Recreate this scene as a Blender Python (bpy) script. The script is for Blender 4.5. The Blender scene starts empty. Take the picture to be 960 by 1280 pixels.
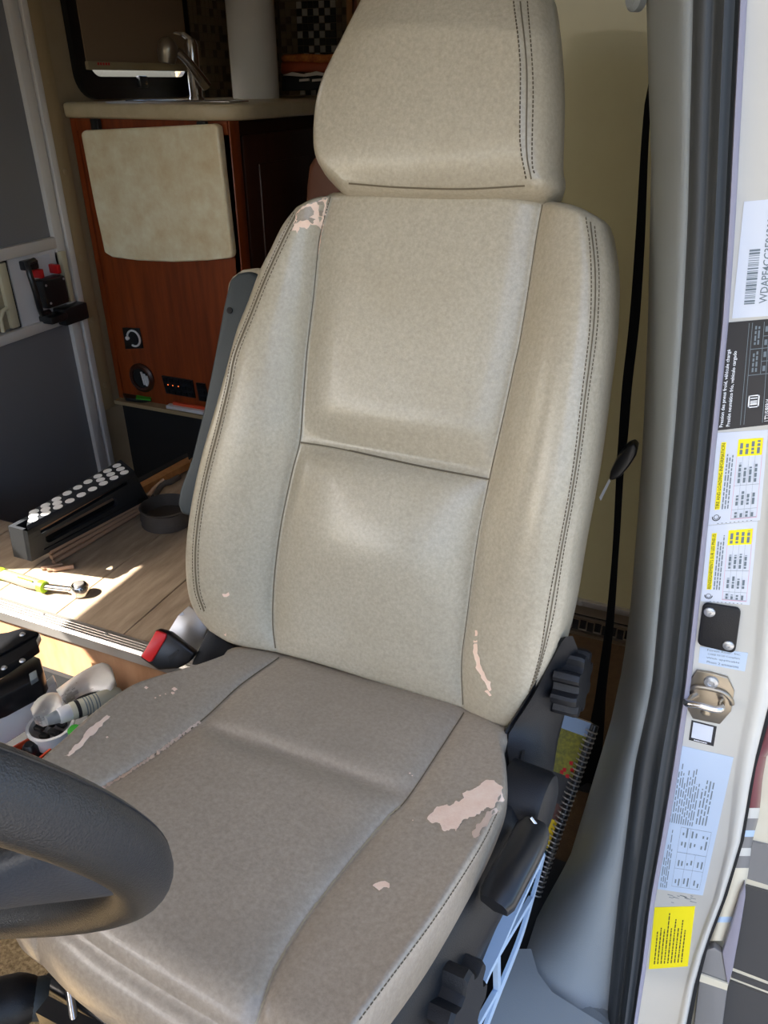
import bpy, bmesh, math, random
import numpy as np
from mathutils import Vector, Matrix
from mathutils.bvhtree import BVHTree
random.seed(7)
RNG = np.random.default_rng(7)
scene = bpy.context.scene
COL = scene.collection

# ------------------------------------------------------------------ camera
# X = towards the driver's side, Y = towards the rear of the vehicle, Z = up, z=0 is the living-area floor
YAW = math.radians(23.0); PITCH = math.atan(540 / 961); F = 961.0
CAM = np.array([0, 0, 1.0])
RV = np.array([math.cos(YAW), math.sin(YAW), 0]); FH = np.array([-math.sin(YAW), math.cos(YAW), 0]); ZV = np.array([0, 0, 1.0])
FW = FH * math.cos(PITCH) - ZV * math.sin(PITCH); UP = FH * math.sin(PITCH) + ZV * math.cos(PITCH)
cd = bpy.data.cameras.new('camera'); cam = bpy.data.objects.new('camera', cd); COL.objects.link(cam)
cd.sensor_fit = 'VERTICAL'; cd.sensor_height = 24; cd.lens = F / 1280 * 24; cd.clip_start = 0.02
M = Matrix((tuple(RV) + (0,), tuple(UP) + (0,), tuple(-FW) + (0,), (0, 0, 0, 1))).transposed()
cam.matrix_world = Matrix.Translation(CAM) @ M.to_3x3().to_4x4()
scene.camera = cam

# ------------------------------------------------------------------ light
scene.view_settings.view_transform = 'Standard'; scene.view_settings.look = 'None'
scene.view_settings.gamma = 1; scene.view_settings.use_curve_mapping = False
scene.view_settings.exposure = 0.88
w = bpy.data.worlds.new('sky'); scene.world = w; w.use_nodes = True
bg = w.node_tree.nodes['Background']; bg.inputs[1].default_value = .42
sky = w.node_tree.nodes.new('ShaderNodeTexSky'); sky.sky_type = 'NISHITA'; sky.sun_disc = False; sky.sun_elevation = math.radians(45); sky.sun_rotation = math.radians(231.3); sky.air_density = 1.0; sky.dust_density = 4.0; sky.ozone_density = 1.0
w.node_tree.links.new(sky.outputs[0], bg.inputs[0])
SUN = np.array([.55, .44, -.707]); SUN /= np.linalg.norm(SUN)
sl = bpy.data.lights.new('sun', 'SUN'); sl.energy = 17.0; sl.angle = math.radians(.6); sl.color = (1, .93, .82)
so = bpy.data.objects.new('sun', sl); COL.objects.link(so)
so.rotation_euler = Vector(SUN).to_track_quat('-Z', 'Y').to_euler(); so.location = (-3, -1, 5)

# ------------------------------------------------------------------ helpers
def ray(px, py): return FW + RV * ((px - 480) / F) + UP * ((640 - py) / F)
def onz(px, py, z): d = ray(px, py); return CAM + d * ((z - CAM[2]) / d[2])
def ony(px, py, y): d = ray(px, py); return CAM + d * ((y - CAM[1]) / d[1])
def onx(px, py, x): d = ray(px, py); return CAM + d * ((x - CAM[0]) / d[0])
def onp(px, py, p0, n): d = ray(px, py); return CAM + d * (np.dot(np.asarray(p0) - CAM, n) / np.dot(d, n))
def dep(px, py, t): return CAM + ray(px, py) * t
A = lambda *v: np.array(v, float)

def lin(c): c /= 255.0; return c / 12.92 if c <= .04045 else ((c + .055) / 1.055) ** 2.4
def S(r, g, b): return (lin(r), lin(g), lin(b), 1)
MATS = {}
def mat(name, col, rough=.5, metal=0.0, var=None, scale=40, bump=0.0, bscale=300, spec=.5, coat=0, trans=0, emit=None, stretch=None, alpha=1, det=4):
    m = bpy.data.materials.new(name); m.use_nodes = True; nt = m.node_tree; b = nt.nodes['Principled BSDF']
    b.inputs['Base Color'].default_value = col; b.inputs['Roughness'].default_value = rough; b.inputs['Metallic'].default_value = metal
    b.inputs['Specular IOR Level'].default_value = spec; b.inputs['Coat Weight'].default_value = coat
    b.inputs['Transmission Weight'].default_value = trans; b.inputs['Alpha'].default_value = alpha
    tc = nt.nodes.new('ShaderNodeTexCoord'); mp = nt.nodes.new('ShaderNodeMapping'); nt.links.new(tc.outputs['Object'], mp.inputs[0])
    if stretch: mp.inputs['Scale'].default_value = stretch
    if var is not None:
        n = nt.nodes.new('ShaderNodeTexNoise'); n.inputs['Scale'].default_value = scale; n.inputs['Detail'].default_value = det; n.inputs['Roughness'].default_value = .65
        r = nt.nodes.new('ShaderNodeValToRGB'); r.color_ramp.elements[0].position = .32; r.color_ramp.elements[1].position = .68
        r.color_ramp.elements[0].color = col; r.color_ramp.elements[1].color = var
        nt.links.new(mp.outputs[0], n.inputs['Vector']); nt.links.new(n.outputs['Fac'], r.inputs[0]); nt.links.new(r.outputs[0], b.inputs['Base Color'])
    if bump:
        n2 = nt.nodes.new('ShaderNodeTexNoise'); n2.inputs['Scale'].default_value = bscale; n2.inputs['Detail'].default_value = 3
        bp = nt.nodes.new('ShaderNodeBump'); bp.inputs['Strength'].default_value = bump; bp.inputs['Distance'].default_value = .002
        nt.links.new(mp.outputs[0], n2.inputs['Vector']); nt.links.new(n2.outputs['Fac'], bp.inputs['Height']); nt.links.new(bp.outputs[0], b.inputs['Normal'])
    if emit: b.inputs['Emission Color'].default_value = emit[0]; b.inputs['Emission Strength'].default_value = emit[1]
    MATS[name] = m; return m

mat('vinyl', S(164, 154, 134), .29, var=S(186, 176, 155), scale=230, bump=.12, bscale=520, det=9, coat=.12)
mat('vinyl_seat', S(147, 134, 118), .34, var=S(170, 156, 138), scale=230, bump=.12, bscale=520, det=9, coat=.12)
mat('foam', S(238, 204, 180), .8, var=S(246, 220, 198), scale=60, bump=.2, bscale=300)
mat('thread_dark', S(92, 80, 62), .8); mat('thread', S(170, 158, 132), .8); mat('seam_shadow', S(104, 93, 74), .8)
mat('seam_pink', S(205, 180, 160), .8)
mat('black_plastic', S(15, 16, 20), .45, spec=.4, bump=.25, bscale=900); mat('black_smooth', S(26, 27, 30), .3)
mat('wheel_leather', S(34, 35, 38), .36, bump=.35, bscale=1100); mat('wheel_hub', S(44, 48, 56), .5, bump=.2, bscale=600)
mat('grey_plastic', S(144, 150, 152), .5, bump=.15, bscale=700); mat('grey_dark', S(48, 56, 60), .5, bump=.15, bscale=700)
mat('rubber', S(58, 61, 63), .55, bump=.1, bscale=500); mat('rubber_lip', S(140, 136, 148), .6)
mat('body_white', S(204, 202, 194), .35, coat=.4); mat('cream', S(160, 152, 116), .3, coat=.3, var=S(154, 145, 110), scale=5)
mat('webbing', S(9, 9, 10), .9, bump=.3, bscale=900, spec=.15)
mat('sky_tint_metal', S(176, 198, 222), .4)  # blue of the sky light put into the base colour
mat('chrome', S(205, 200, 195), .2, metal=1); mat('steel', S(160, 150, 134), .32, metal=.9); mat('alu', S(190, 186, 182), .35, metal=.8)
mat('screw', S(190, 190, 190), .35, metal=.7)
mat('carpet', S(120, 98, 64), .95, var=S(186, 160, 118), scale=190, bump=1.0, bscale=220, det=3)
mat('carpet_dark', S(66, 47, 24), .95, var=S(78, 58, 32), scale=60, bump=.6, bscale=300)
mat('wood_floor', S(136, 119, 101), .5, var=S(178, 160, 138), scale=14, stretch=(3.0, .5, 1), det=8, bump=.1, bscale=60)
mat('wood_fascia', S(170, 126, 92), .5, var=S(192, 150, 116), scale=14, stretch=(2, 2, .6), det=7)
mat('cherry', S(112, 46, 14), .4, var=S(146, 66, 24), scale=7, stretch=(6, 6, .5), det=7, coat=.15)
mat('cherry_dark', S(52, 24, 14), .4, var=S(64, 30, 17), scale=7, stretch=(6, 6, .5), det=7, coat=.1)  # darker copy of cherry, shade of the aisle side put into its colour
mat('pine', S(170, 122, 74), .5, var=S(150, 100, 56), scale=9, stretch=(6, 6, .5))
mat('laminate', S(232, 208, 164), .35, var=S(255, 246, 216), scale=16, det=14, coat=.2)
mat('counter', S(190, 174, 140), .35, var=S(206, 190, 158), scale=20, det=8)
mat('wall_beige', S(150, 132, 104), .6, var=S(158, 140, 112), scale=12); mat('wall_trim', S(160, 140, 106), .5)
mat('shade', S(128, 106, 82), .8); mat('shade_rail', S(150, 134, 104), .6)
mat('door_grey', S(120, 120, 124), .55, bump=.1, bscale=300); mat('door_frame', S(212, 208, 204), .45)
mat('door_plastic', S(196, 188, 160), .5); mat('smoke_pane', S(150, 140, 118), .4); mat('white_plate', S(222, 220, 222), .4)
mat('red', S(196, 22, 26), .35); mat('red_button', S(226, 44, 44), .35); mat('orange_red', S(206, 74, 40), .45)
mat('well_black', S(20, 20, 22), .8); mat('window_black', S(10, 10, 11), .3)
mat('sky_slit', S(230, 235, 240), .02, trans=1.0)
mat('paper', S(226, 224, 220), .9, bump=.3, bscale=120)
mat('plastic_bag', S(238, 238, 236), .35, trans=.35); mat('white_plastic', S(224, 226, 230), .35); mat('clear_grey', S(170, 178, 184), .3, trans=.3)
mat('bottle_label', S(196, 194, 176), .5); mat('green', S(60, 170, 50), .5); mat('ink', S(30, 30, 34), .6); mat('ink_grey', S(110, 122, 130), .6)
mat('tile_dark', S(52, 50, 46), .25); mat('tile_light', S(190, 188, 182), .2); mat('tile_beige', S(124, 108, 84), .3); mat('tile_brown', S(88, 70, 52), .3); mat('grout', S(112, 100, 82), .8)
mat('bread', S(196, 120, 54), .7, var=S(140, 70, 26), scale=60); mat('bread_side', S(150, 62, 28), .5); mat('bag_white', S(200, 190, 180), .4)
mat('brown_leather', S(104, 62, 44), .5, bump=.2, bscale=300)
mat('stool_black', S(38, 41, 46), .8, bump=.2, bscale=900, spec=.2); mat('stool_brown', S(156, 126, 104), .5); mat('dot_white', S(214, 214, 214), .6)
mat('pot_rubber', S(70, 64, 60), .7, bump=.3, bscale=200)
mat('lime', S(168, 214, 40), .45); mat('grip_clear', S(128, 124, 104), .3)
mat('sticker_white', S(210, 215, 224), .4); mat('sticker_blue', S(188, 204, 224), .35); mat('sticker_black', S(28, 30, 36), .3); mat('yellow', S(250, 232, 10), .5)
mat('sticker_text', S(236, 238, 240), .5); mat('pink_line', S(226, 150, 170), .6)
mat('book_sky', S(150, 170, 196), .4); mat('book_tree', S(150, 142, 30), .5, var=S(96, 92, 26), scale=120); mat('book_dark', S(52, 48, 46), .5); mat('book_brown', S(96, 58, 44), .5); mat('book_yellow', S(236, 196, 12), .5); mat('book_blue', S(20, 70, 84), .5); mat('page', S(214, 206, 186), .8)
mat('stripe_dark', S(70, 68, 66), .35, coat=.4); mat('stripe_grey', S(126, 124, 122), .35, coat=.4); mat('stripe_maroon', S(112, 52, 58), .3, coat=.5); mat('stripe_cream', S(214, 206, 184), .35, coat=.4)
mat('led_orange', S(240, 120, 60), .5, emit=(S(240, 110, 50), .6))
mat('concrete', S(128, 126, 124), .9, var=S(112, 111, 110), scale=3); mat('roof_liner', S(196, 188, 170), .8); mat('dash', S(52, 54, 58), .6)

for nm, c2 in (('vinyl', S(150, 134, 104)), ('vinyl_seat', S(128, 114, 98))):
    nt = MATS[nm].node_tree; b = nt.nodes['Principled BSDF']; src = b.inputs['Base Color'].links[0].from_socket
    tc = nt.nodes.new('ShaderNodeTexCoord'); n = nt.nodes.new('ShaderNodeTexNoise'); n.inputs['Scale'].default_value = 7; n.inputs['Detail'].default_value = 5
    rm = nt.nodes.new('ShaderNodeMapRange'); rm.inputs[1].default_value = .45; rm.inputs[2].default_value = .75; rm.inputs[3].default_value = 0; rm.inputs[4].default_value = .3
    mx = nt.nodes.new('ShaderNodeMix'); mx.data_type = 'RGBA'; mx.inputs[7].default_value = c2
    nt.links.new(tc.outputs['Object'], n.inputs['Vector']); nt.links.new(n.outputs['Fac'], rm.inputs[0]); nt.links.new(rm.outputs[0], mx.inputs[0]); nt.links.new(src, mx.inputs[6]); nt.links.new(mx.outputs[2], b.inputs['Base Color'])
ORG = {}
def link(o, parent):
    COL.objects.link(o)
    if parent is not None: o.parent = parent
def empty(name, loc, label, cat, group=None):
    o = bpy.data.objects.new(name, None); o.empty_display_size = .03; COL.objects.link(o); o.location = Vector(loc); ORG[o.name] = Vector(loc)
    tag(o, label, cat, group); return o
def tag(o, label=None, cat=None, group=None, kind=None):
    if label: o['label'] = label
    if cat: o['category'] = cat
    if group: o['group'] = group
    if kind: o['kind'] = kind
    return o
def mk(name, verts, faces, m, parent=None, smooth=False, label=None, cat=None, group=None, kind=None, bevel=0, seg=2, fmat=None, recalc=True, ang=None):
    bm = bmesh.new(); vs = [bm.verts.new(tuple(map(float, v))) for v in verts]
    for i, f in enumerate(faces):
        try:
            ff = bm.faces.new([vs[k] for k in f])
            if fmat: ff.material_index = fmat[i]
        except ValueError: pass
    return mkbm(name, bm, m, parent, smooth, label, cat, group, kind, bevel, seg, recalc, ang)
def mkbm(name, bm, m, parent=None, smooth=False, label=None, cat=None, group=None, kind=None, bevel=0, seg=2, recalc=True, ang=None):
    bmesh.ops.remove_doubles(bm, verts=bm.verts, dist=1e-6)
    if recalc: bmesh.ops.recalc_face_normals(bm, faces=bm.faces)
    if bevel:
        es = [e for e in bm.edges if len(e.link_faces) == 2 and e.calc_face_angle(0) > .5]
        bmesh.ops.bevel(bm, geom=es, offset=bevel, offset_type='OFFSET', segments=seg, affect='EDGES', profile=.5, clamp_overlap=True)
    xs = np.array([v.co[:] for v in bm.verts]); lo = xs.min(0); hi = xs.max(0); org = Vector(((lo[0] + hi[0]) / 2, (lo[1] + hi[1]) / 2, lo[2]))
    bmesh.ops.translate(bm, verts=bm.verts, vec=-org)
    me = bpy.data.meshes.new(name); bm.to_mesh(me); bm.free()
    for mm in (m if isinstance(m, (list, tuple)) else [m]): me.materials.append(MATS[mm])
    if smooth or bevel:
        me.polygons.foreach_set('use_smooth', [True] * len(me.polygons))
        if bevel or ang: me.set_sharp_from_angle(angle=math.radians(ang or 40))
    o = bpy.data.objects.new(name, me); link(o, parent)
    po = ORG[parent.name] if parent is not None else Vector((0, 0, 0))
    o.location = org - po; ORG[o.name] = org
    tag(o, label, cat, group, kind); return o
BF = [(0, 1, 2, 3), (7, 6, 5, 4), (0, 4, 5, 1), (1, 5, 6, 2), (2, 6, 7, 3), (3, 7, 4, 0)]
def boxv(a, b):
    x0, y0, z0 = a; x1, y1, z1 = b
    return [(x0, y0, z0), (x1, y0, z0), (x1, y1, z0), (x0, y1, z0), (x0, y0, z1), (x1, y0, z1), (x1, y1, z1), (x0, y1, z1)]
def box(name, a, b, m, parent=None, **k): return mk(name, boxv(a, b), BF, m, parent, **k)
def boxes(name, lst, m, parent=None, **k):
    V = []; Fc = []
    for a, b in lst: o = len(V); V += boxv(a, b); Fc += [tuple(i + o for i in f) for f in BF]
    return mk(name, V, Fc, m, parent, **k)
def prism(name, pts, off, m, parent=None, **k):
    pts = [A(*p) for p in pts]; off = A(*off); n = len(pts)
    V = pts + [p + off for p in pts]
    Fc = [tuple(range(n)), tuple(range(2 * n - 1, n - 1, -1))] + [(i, (i + 1) % n, n + (i + 1) % n, n + i) for i in range(n)]
    return mk(name, V, Fc, m, parent, **k)
def loft(rings, closed=True, caps=True):
    n = len(rings[0]); V = [p for r in rings for p in r]; Fc = []
    for i in range(len(rings) - 1):
        for j in range(n if closed else n - 1):
            a = i * n + j; b = i * n + (j + 1) % n
            Fc.append((a, b, b + n, a + n))
    if caps and closed: Fc += [tuple(range(n)), tuple(range((len(rings) - 1) * n, len(rings) * n))]
    return V, Fc
def cat_rom(P, n):
    P = [A(*p) for p in P]
    Q = [2 * P[0] - P[1]] + P + [2 * P[-1] - P[-2]]; out = []
    for i in range(1, len(Q) - 2):
        for t in np.linspace(0, 1, 24, endpoint=False):
            a, b, c, d = Q[i - 1:i + 3]
            out.append(.5 * (2 * b + (c - a) * t + (2 * a - 5 * b + 4 * c - d) * t * t + (3 * b - a - 3 * c + d) * t ** 3))
    out.append(P[-1]); out = np.array(out)
    L = np.r_[0, np.cumsum(np.linalg.norm(np.diff(out, axis=0), axis=1))]
    s = (n if isinstance(n, np.ndarray) else np.linspace(0, 1, n)) * L[-1]
    return np.stack([np.interp(s, L, out[:, k]) for k in range(out.shape[1])], 1)
def frames(path):
    path = [A(*p) for p in path]; T = []
    for i in range(len(path)):
        t = path[min(i + 1, len(path) - 1)] - path[max(i - 1, 0)]; T.append(t / np.linalg.norm(t))
    up = A(0, 0, 1) if abs(T[0][2]) < .9 else A(1, 0, 0); N = []
    n = np.cross(T[0], up); n /= np.linalg.norm(n)
    for t in T: n = n - t * (n @ t); n /= np.linalg.norm(n); N.append(n.copy())
    return path, T, N
def tubevf(path, r, k=10):
    path, T, N = frames(path); rings = []
    for i, p in enumerate(path):
        ri = r[i] if hasattr(r, '__len__') else r; b = np.cross(T[i], N[i])
        rings.append([p + ri * (math.cos(a) * N[i] + math.sin(a) * b) for a in np.linspace(0, 2 * np.pi, k, endpoint=False)])
    return loft(rings)
def tube(name, path, r, m, parent=None, k=10, **kw):
    V, Fc = tubevf(path, r, k); return mk(name, V, Fc, m, parent, smooth=True, ang=50, **kw)
def lathe(name, c, axis, prof, m, parent=None, k=24, **kw):   # prof: (radius, height) along axis
    c = A(*c); ax = A(*axis); ax /= np.linalg.norm(ax)
    path = [c + ax * h for r, h in prof]; e = np.cross(ax, A(0, 0, 1) if abs(ax[2]) < .9 else A(1, 0, 0)); e /= np.linalg.norm(e); f = np.cross(ax, e)
    rings = [[c + ax * h + max(r, 1e-4) * (math.cos(a) * e + math.sin(a) * f) for a in np.linspace(0, 2 * np.pi, k, endpoint=False)] for r, h in prof]
    V, Fc = loft(rings); return mk(name, V, Fc, m, parent, smooth=True, ang=kw.pop('ang', 40), **kw)
def merge(parts):
    V = []; Fc = []
    for v, f in parts: o = len(V); V += list(v); Fc += [tuple(i + o for i in q) for q in f]
    return V, Fc
def gridf(R, C_, o=0): return [(o + i * C_ + j, o + i * C_ + j + 1, o + (i + 1) * C_ + j + 1, o + (i + 1) * C_ + j) for i in range(R - 1) for j in range(C_ - 1)]
def slab(name, rows, off, m, parent=None, **k):               # rows of points as a front sheet, given a thickness vector
    R = len(rows); n = len(rows[0]); fr = [p for r in rows for p in r]; off = A(*off); bk = [p + off for p in fr]; N = R * n
    Fc = gridf(R, n) + [tuple(reversed(f)) for f in gridf(R, n, N)]
    per = [(0, j) for j in range(n)] + [(i, n - 1) for i in range(1, R)] + [(R - 1, j) for j in range(n - 2, -1, -1)] + [(i, 0) for i in range(R - 2, 0, -1)]
    ids = [i * n + j for i, j in per]
    Fc += [(ids[q], ids[(q + 1) % len(ids)], ids[(q + 1) % len(ids)] + N, ids[q] + N) for q in range(len(ids))]
    return mk(name, fr + bk, Fc, m, parent, **k)
def rrect(c, ex, ey, wx, wy, r, k=5):                          # rounded rectangle in plane ex,ey
    c = A(*c); ex = A(*ex); ey = A(*ey); out = []
    for sx, sy, a0 in ((1, 1, 0), (-1, 1, 90), (-1, -1, 180), (1, -1, 270)):
        for t in range(k + 1):
            a = math.radians(a0 + 90 * t / k)
            out.append(c + ex * (sx * (wx / 2 - r) + r * math.cos(a)) + ey * (sy * (wy / 2 - r) + r * math.sin(a)))
    return out

# ------------------------------------------------------------------ setting: shell of the motorhome
XW = -1.913; YC = 2.05; ZCAB = -.2; YB = 1.6
g = box('ground', (-8, -8, -1.02), (8, 8, -.9), 'concrete', kind='structure')
# floors: planks along the vehicle
fl = box('floor', (-1.35, .93, -.05), (-.62, 5.2, -.006), 'wood_fascia', kind='structure')
def plank(x0, x1, y0, y1): box('plank', (x0 + .001, y0 + .001, -.006), (x1 - .001, y1 - .001, 0), 'wood_floor', fl, bevel=.0012, seg=1)
for i, (x0, x1, cuts) in enumerate([(-1.35, -1.17, (.945, 1.9, 3.1, 5.2)), (-1.17, -.99, (.945, 1.42, 2.6, 5.2)), (-.99, -.81, (.945, 2.2, 3.5, 5.2)), (-.81, -.62, (.945, 1.7, 2.9, 5.2))]):
    for a, b in zip(cuts, cuts[1:]): plank(x0, x1, a, b)
box('floor_landing', (-1.90, .93, -.05), (-1.35, 1.21, -.006), 'wood_fascia', kind='structure')
fl2 = bpy.data.objects['floor_landing']
for x0, x1 in ((-1.90, -1.72), (-1.72, -1.54), (-1.54, -1.35)): box('plank', (x0 + .001, .945, -.006), (x1 - .001, 1.21, 0), 'wood_floor', fl2, bevel=.0012, seg=1)
# aluminium nosing along the step down into the cab
nos = [A(-1.9, y, z) for y, z in ((.948, .0035), (.918, .0035), (.912, -.002), (.912, -.026), (.918, -.026), (.918, -.004), (.948, -.001))]
V, Fc = loft([nos, [p + A(1.28, 0, 0) for p in nos]]); ns = mk('trim_1', V, Fc, 'alu', kind='structure')
for y in (.924, .931, .938): box('ridge', (-1.9, y, .0033), (-.62, y + .003, .0046), 'alu', ns)
for x in (-1.42, -1.19, -1.02, -.8): lathe('screw', (x, .935, .0035), (0, 0, 1), [(.0045, 0), (.0045, .0015), (.003, .0025)], 'screw', ns, k=10)
box('wall_step', (-1.9, .925, ZCAB), (-.62, .935, -.03), 'wood_fascia', kind='structure')
box('wall_step_side', (-.625, .925, ZCAB), (-.61, YB, 0), 'wood_fascia', kind='structure')
box('floor_cab', (-1.9, -1.0, ZCAB - .05), (.03, .93, ZCAB), 'carpet', kind='structure')
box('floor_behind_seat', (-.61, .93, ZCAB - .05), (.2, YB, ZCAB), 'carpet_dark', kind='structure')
box('floor_gap_shade', (-.30, .30, ZCAB), (.03, .93, ZCAB + .004), 'well_black', kind='structure')  # near-black sheet standing in for the deep shade beside the seat
# stairwell
boxes('wall_stairwell', [((-1.9, 1.2, -.62), (-1.35, 1.215, -.05)), ((-1.36, 1.215, -.62), (-1.345, 2.05, -.05)), ((-1.9, 2.045, -.62), (-1.35, 2.06, -.012)), ((-1.9, 1.2, -.64), (-1.35, 2.06, -.6))], 'well_black', kind='structure')
box('trim_2', (-1.357, 1.21, -.05), (-1.344, 2.05, .004), 'wood_fascia', kind='structure')
# passenger wall with door opening and kitchen window opening
DY0, DY1 = 1.23, 1.935
WY0, WY1, WZ0, WZ1 = 2.115, 2.66, .972, 1.5
boxes('wall_right', [((XW - .04, .93, -.7), (XW, DY0, 1.75)), ((XW - .04, DY1, -.7), (XW, WY0, 1.75)), ((XW - .04, WY0, -.7), (XW, WY1, WZ0)), ((XW - .04, WY0, WZ1), (XW, WY1, 1.75)), ((XW - .04, WY1, -.7), (XW, 5.2, 1.75)), ((XW - .04, DY0, 1.5), (XW, DY1, 1.75))], 'wall_beige', kind='structure')
tr = box('trim_3', (XW, DY1 + .018, -.02), (XW + .012, DY1 + .073, 1.75), 'wall_trim', kind='structure', bevel=.003)
for z in (.07, .30, .50, .755, 1.0): lathe('screw_cover', (XW + .012, DY1 + .045, z), (1, 0, 0), [(.011, 0), (.011, .001), (.008, .003)], 'wall_trim', tr, k=14)
# rear, driver's side and roof of the coach, cab sides
box('wall_rear', (XW, 5.2, -.1), (.36, 5.25, 1.75), 'wall_beige', kind='structure')
boxes('ceiling', [((XW - .04, .6, 1.75), (.40, 5.25, 1.79)), ((XW - .04, -1.6, 1.42), (.02, .62, 1.46)), ((XW - .04, .6, 1.42), (.02, .64, 1.78))], 'roof_liner', kind='structure')  # unseen cab roof, lengthened forward to keep direct sun out of the cab
cw = slab('wall_back', [[A(-.62, YB, z), A(.36, YB, z)] for z in (1.75, -.105)], (0, .05, 0), 'cream', kind='structure')
box('wall_left', (.36, .89, -.75), (.40, 5.25, 1.79), 'body_white', kind='structure')
box('wall_aisle', (-.62, YB + .01, -.2), (-.58, 5.2, 1.75), 'wall_beige', kind='structure')
# sun comes in through this passenger-door window
PT = A(-1.081, 1.194, 0); PL = A(-1.416, 1.033, 0)
def back(p): return p - SUN * ((p[0] - (XW + .02)) / SUN[0])
b1, b2 = back(PT), back(PL)
sl_ = (b1[1] - b2[1]) / (b1[2] - b2[2]); wy = lambda z: b1[1] + (z - b1[2]) * sl_
zt = b1[2]; zb = .45
X0 = XW - .02
prism('wall_cab_right', [(X0, -.75, -.25), (X0, .93, -.25), (X0, .93, zb), (X0, -.75, zb)], (.04, 0, 0), 'dash', kind='structure')
prism('wall_cab_bounce_block', [(X0, -.75, zb), (X0, .12, zb), (X0, .02, zt), (X0, -.75, zt)], (.04, 0, 0), 'dash', kind='structure')  # unseen panel added over the window's front part to cut sun bounce
prism('wall_cab_right_top', [(X0, -.75, zt), (X0, .93, zt), (X0, .93, 1.46), (X0, -.75, 1.46)], (.04, 0, 0), 'dash', kind='structure')
prism('pillar_right', [(X0, wy(zb), zb), (X0, .93, zb), (X0, .93, zt), (X0, wy(zt), zt)], (.04, 0, 0), 'dash', kind='structure')
boxes('wall_dash', [((XW, -1.05, -.25), (.0, -.7, .62))], 'dash', kind='structure')

# bulkhead rail and floor vent behind the seat
rl = box('trim_4', (-.45, YB - .012, -.118), (.12, YB, -.102), 'alu', kind='structure', bevel=.002)
box('lower_rail', (-.45, YB - .008, -.145), (.12, YB, -.118), 'steel', rl)
for x in (-.155, .05): lathe('screw', (x, YB - .012, -.11), (0, -1, 0), [(.007, 0), (.006, .003), (.003, .004)], 'screw', rl, k=12)
vt = empty('floor_vent', (-.1, YB, -.2), 'dark metal vent strip with looped slots at the foot of the cream bulkhead', 'vent')
box('backing', (-.45, YB - .010, -.2), (.12, YB - .001, -.148), 'black_smooth', vt)
box('rail', (-.45, YB - .016, -.155), (.12, YB - .008, -.148), 'steel', vt); box('rail', (-.45, YB - .02, -.2), (.12, YB - .008, -.19), 'steel', vt)
for k in range(24):
    x = -.33 + k * .018; up = k % 2
    tube('loop', [(x, YB - .012, -.186 if up else -.158), (x, YB - .012, -.172), (x, YB - .012, -.158 if up else -.186), (x + .018, YB - .012, -.158 if up else -.186)], .002, 'steel', vt, k=5)
# reflex seam on the bulkhead
# ------------------------------------------------------------------ driver's B-pillar
def lerp_tab(tab, y):
    ys = [t[0] for t in tab]; return [float(np.interp(y, ys, [t[k] for t in tab])) for k in range(1, len(tab[0]))]
# y, seal-left x, seal-right x, depth Y at the seal
SEAL = [(-640, 880, 976, .79), (-60, 867, 938, .79), (0, 866, 934, .79), (280, 859, 919, .79), (400, 853, 911, .79), (540, 843, 897, .79), (640, 834, 887, .79), (760, 823, 874, .79), (860, 814, 863, .79), (960, 792, 849, .785), (1040, 783, 835, .77), (1130, 772, 818, .745), (1210, 764, 808, .705), (1280, 758, 797, .665), (1340, 753, 790, .63)]
pil = empty('pillar_trim', (0, .85, -.2), 'grey plastic trim of the door pillar flaring out towards the sill', 'pillar trim')
TRL = [(-640, 800, .98), (-60, 807, .98), (0, 808, .98), (120, 811, .98), (200, 814, .98), (300, 812, .98), (400, 810, .98), (500, 806, .98), (560, 803, .98), (650, 797, .98), (750, 789, .98), (830, 779, .98), (900, 764, .97), (960, 746, .95), (1020, 728, .92), (1072, 712, .87), (1144, 672, .78), (1200, 654, .70), (1222, 650, .675), (1240, 656, .66), (1262, 688, .645), (1285, 730, .63), (1310, 758, .62)]
rows = []
for y in np.r_[np.linspace(-640, -90, 12), np.linspace(-60, 900, 34), np.linspace(925, 1310, 20)]:
    xl, yl = lerp_tab(TRL, y); xr, _, yr = lerp_tab(SEAL, y); xr += 4; xl = min(xl, xr - 4)
    r = []
    for s in np.linspace(0, 1, 12):
        x = xl + (xr - xl) * s; Y = yl + (yr - yl) * (1 - (1 - s) ** 2.2) - .012 * math.sin(math.pi * s)
        r.append(ony(x, y, Y))
    rows.append(r)
slab('cover', rows, (.012, .03, 0), 'grey_plastic', pil, smooth=True, ang=60)
lathe('button', ony(800, -2, .97), (-.6, -.6, 0), [(.012, 0), (.012, .008), (.008, .012)], 'grey_plastic', pil)
# sill plate under the trim
sill = []
for y, xl, xr in ((1186, 648, 664), (1215, 636, 672), (1240, 626, 690), (1265, 616, 730), (1290, 604, 770), (1330, 588, 790), (1400, 560, 800)):
    sill.append([onz(x, y, -.13 + .01 * s) for s, x in ((0, xl), (1, xr))])
slab('trim_5', sill, (0, 0, -.07), 'grey_plastic', kind='structure', smooth=True, ang=40)
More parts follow.
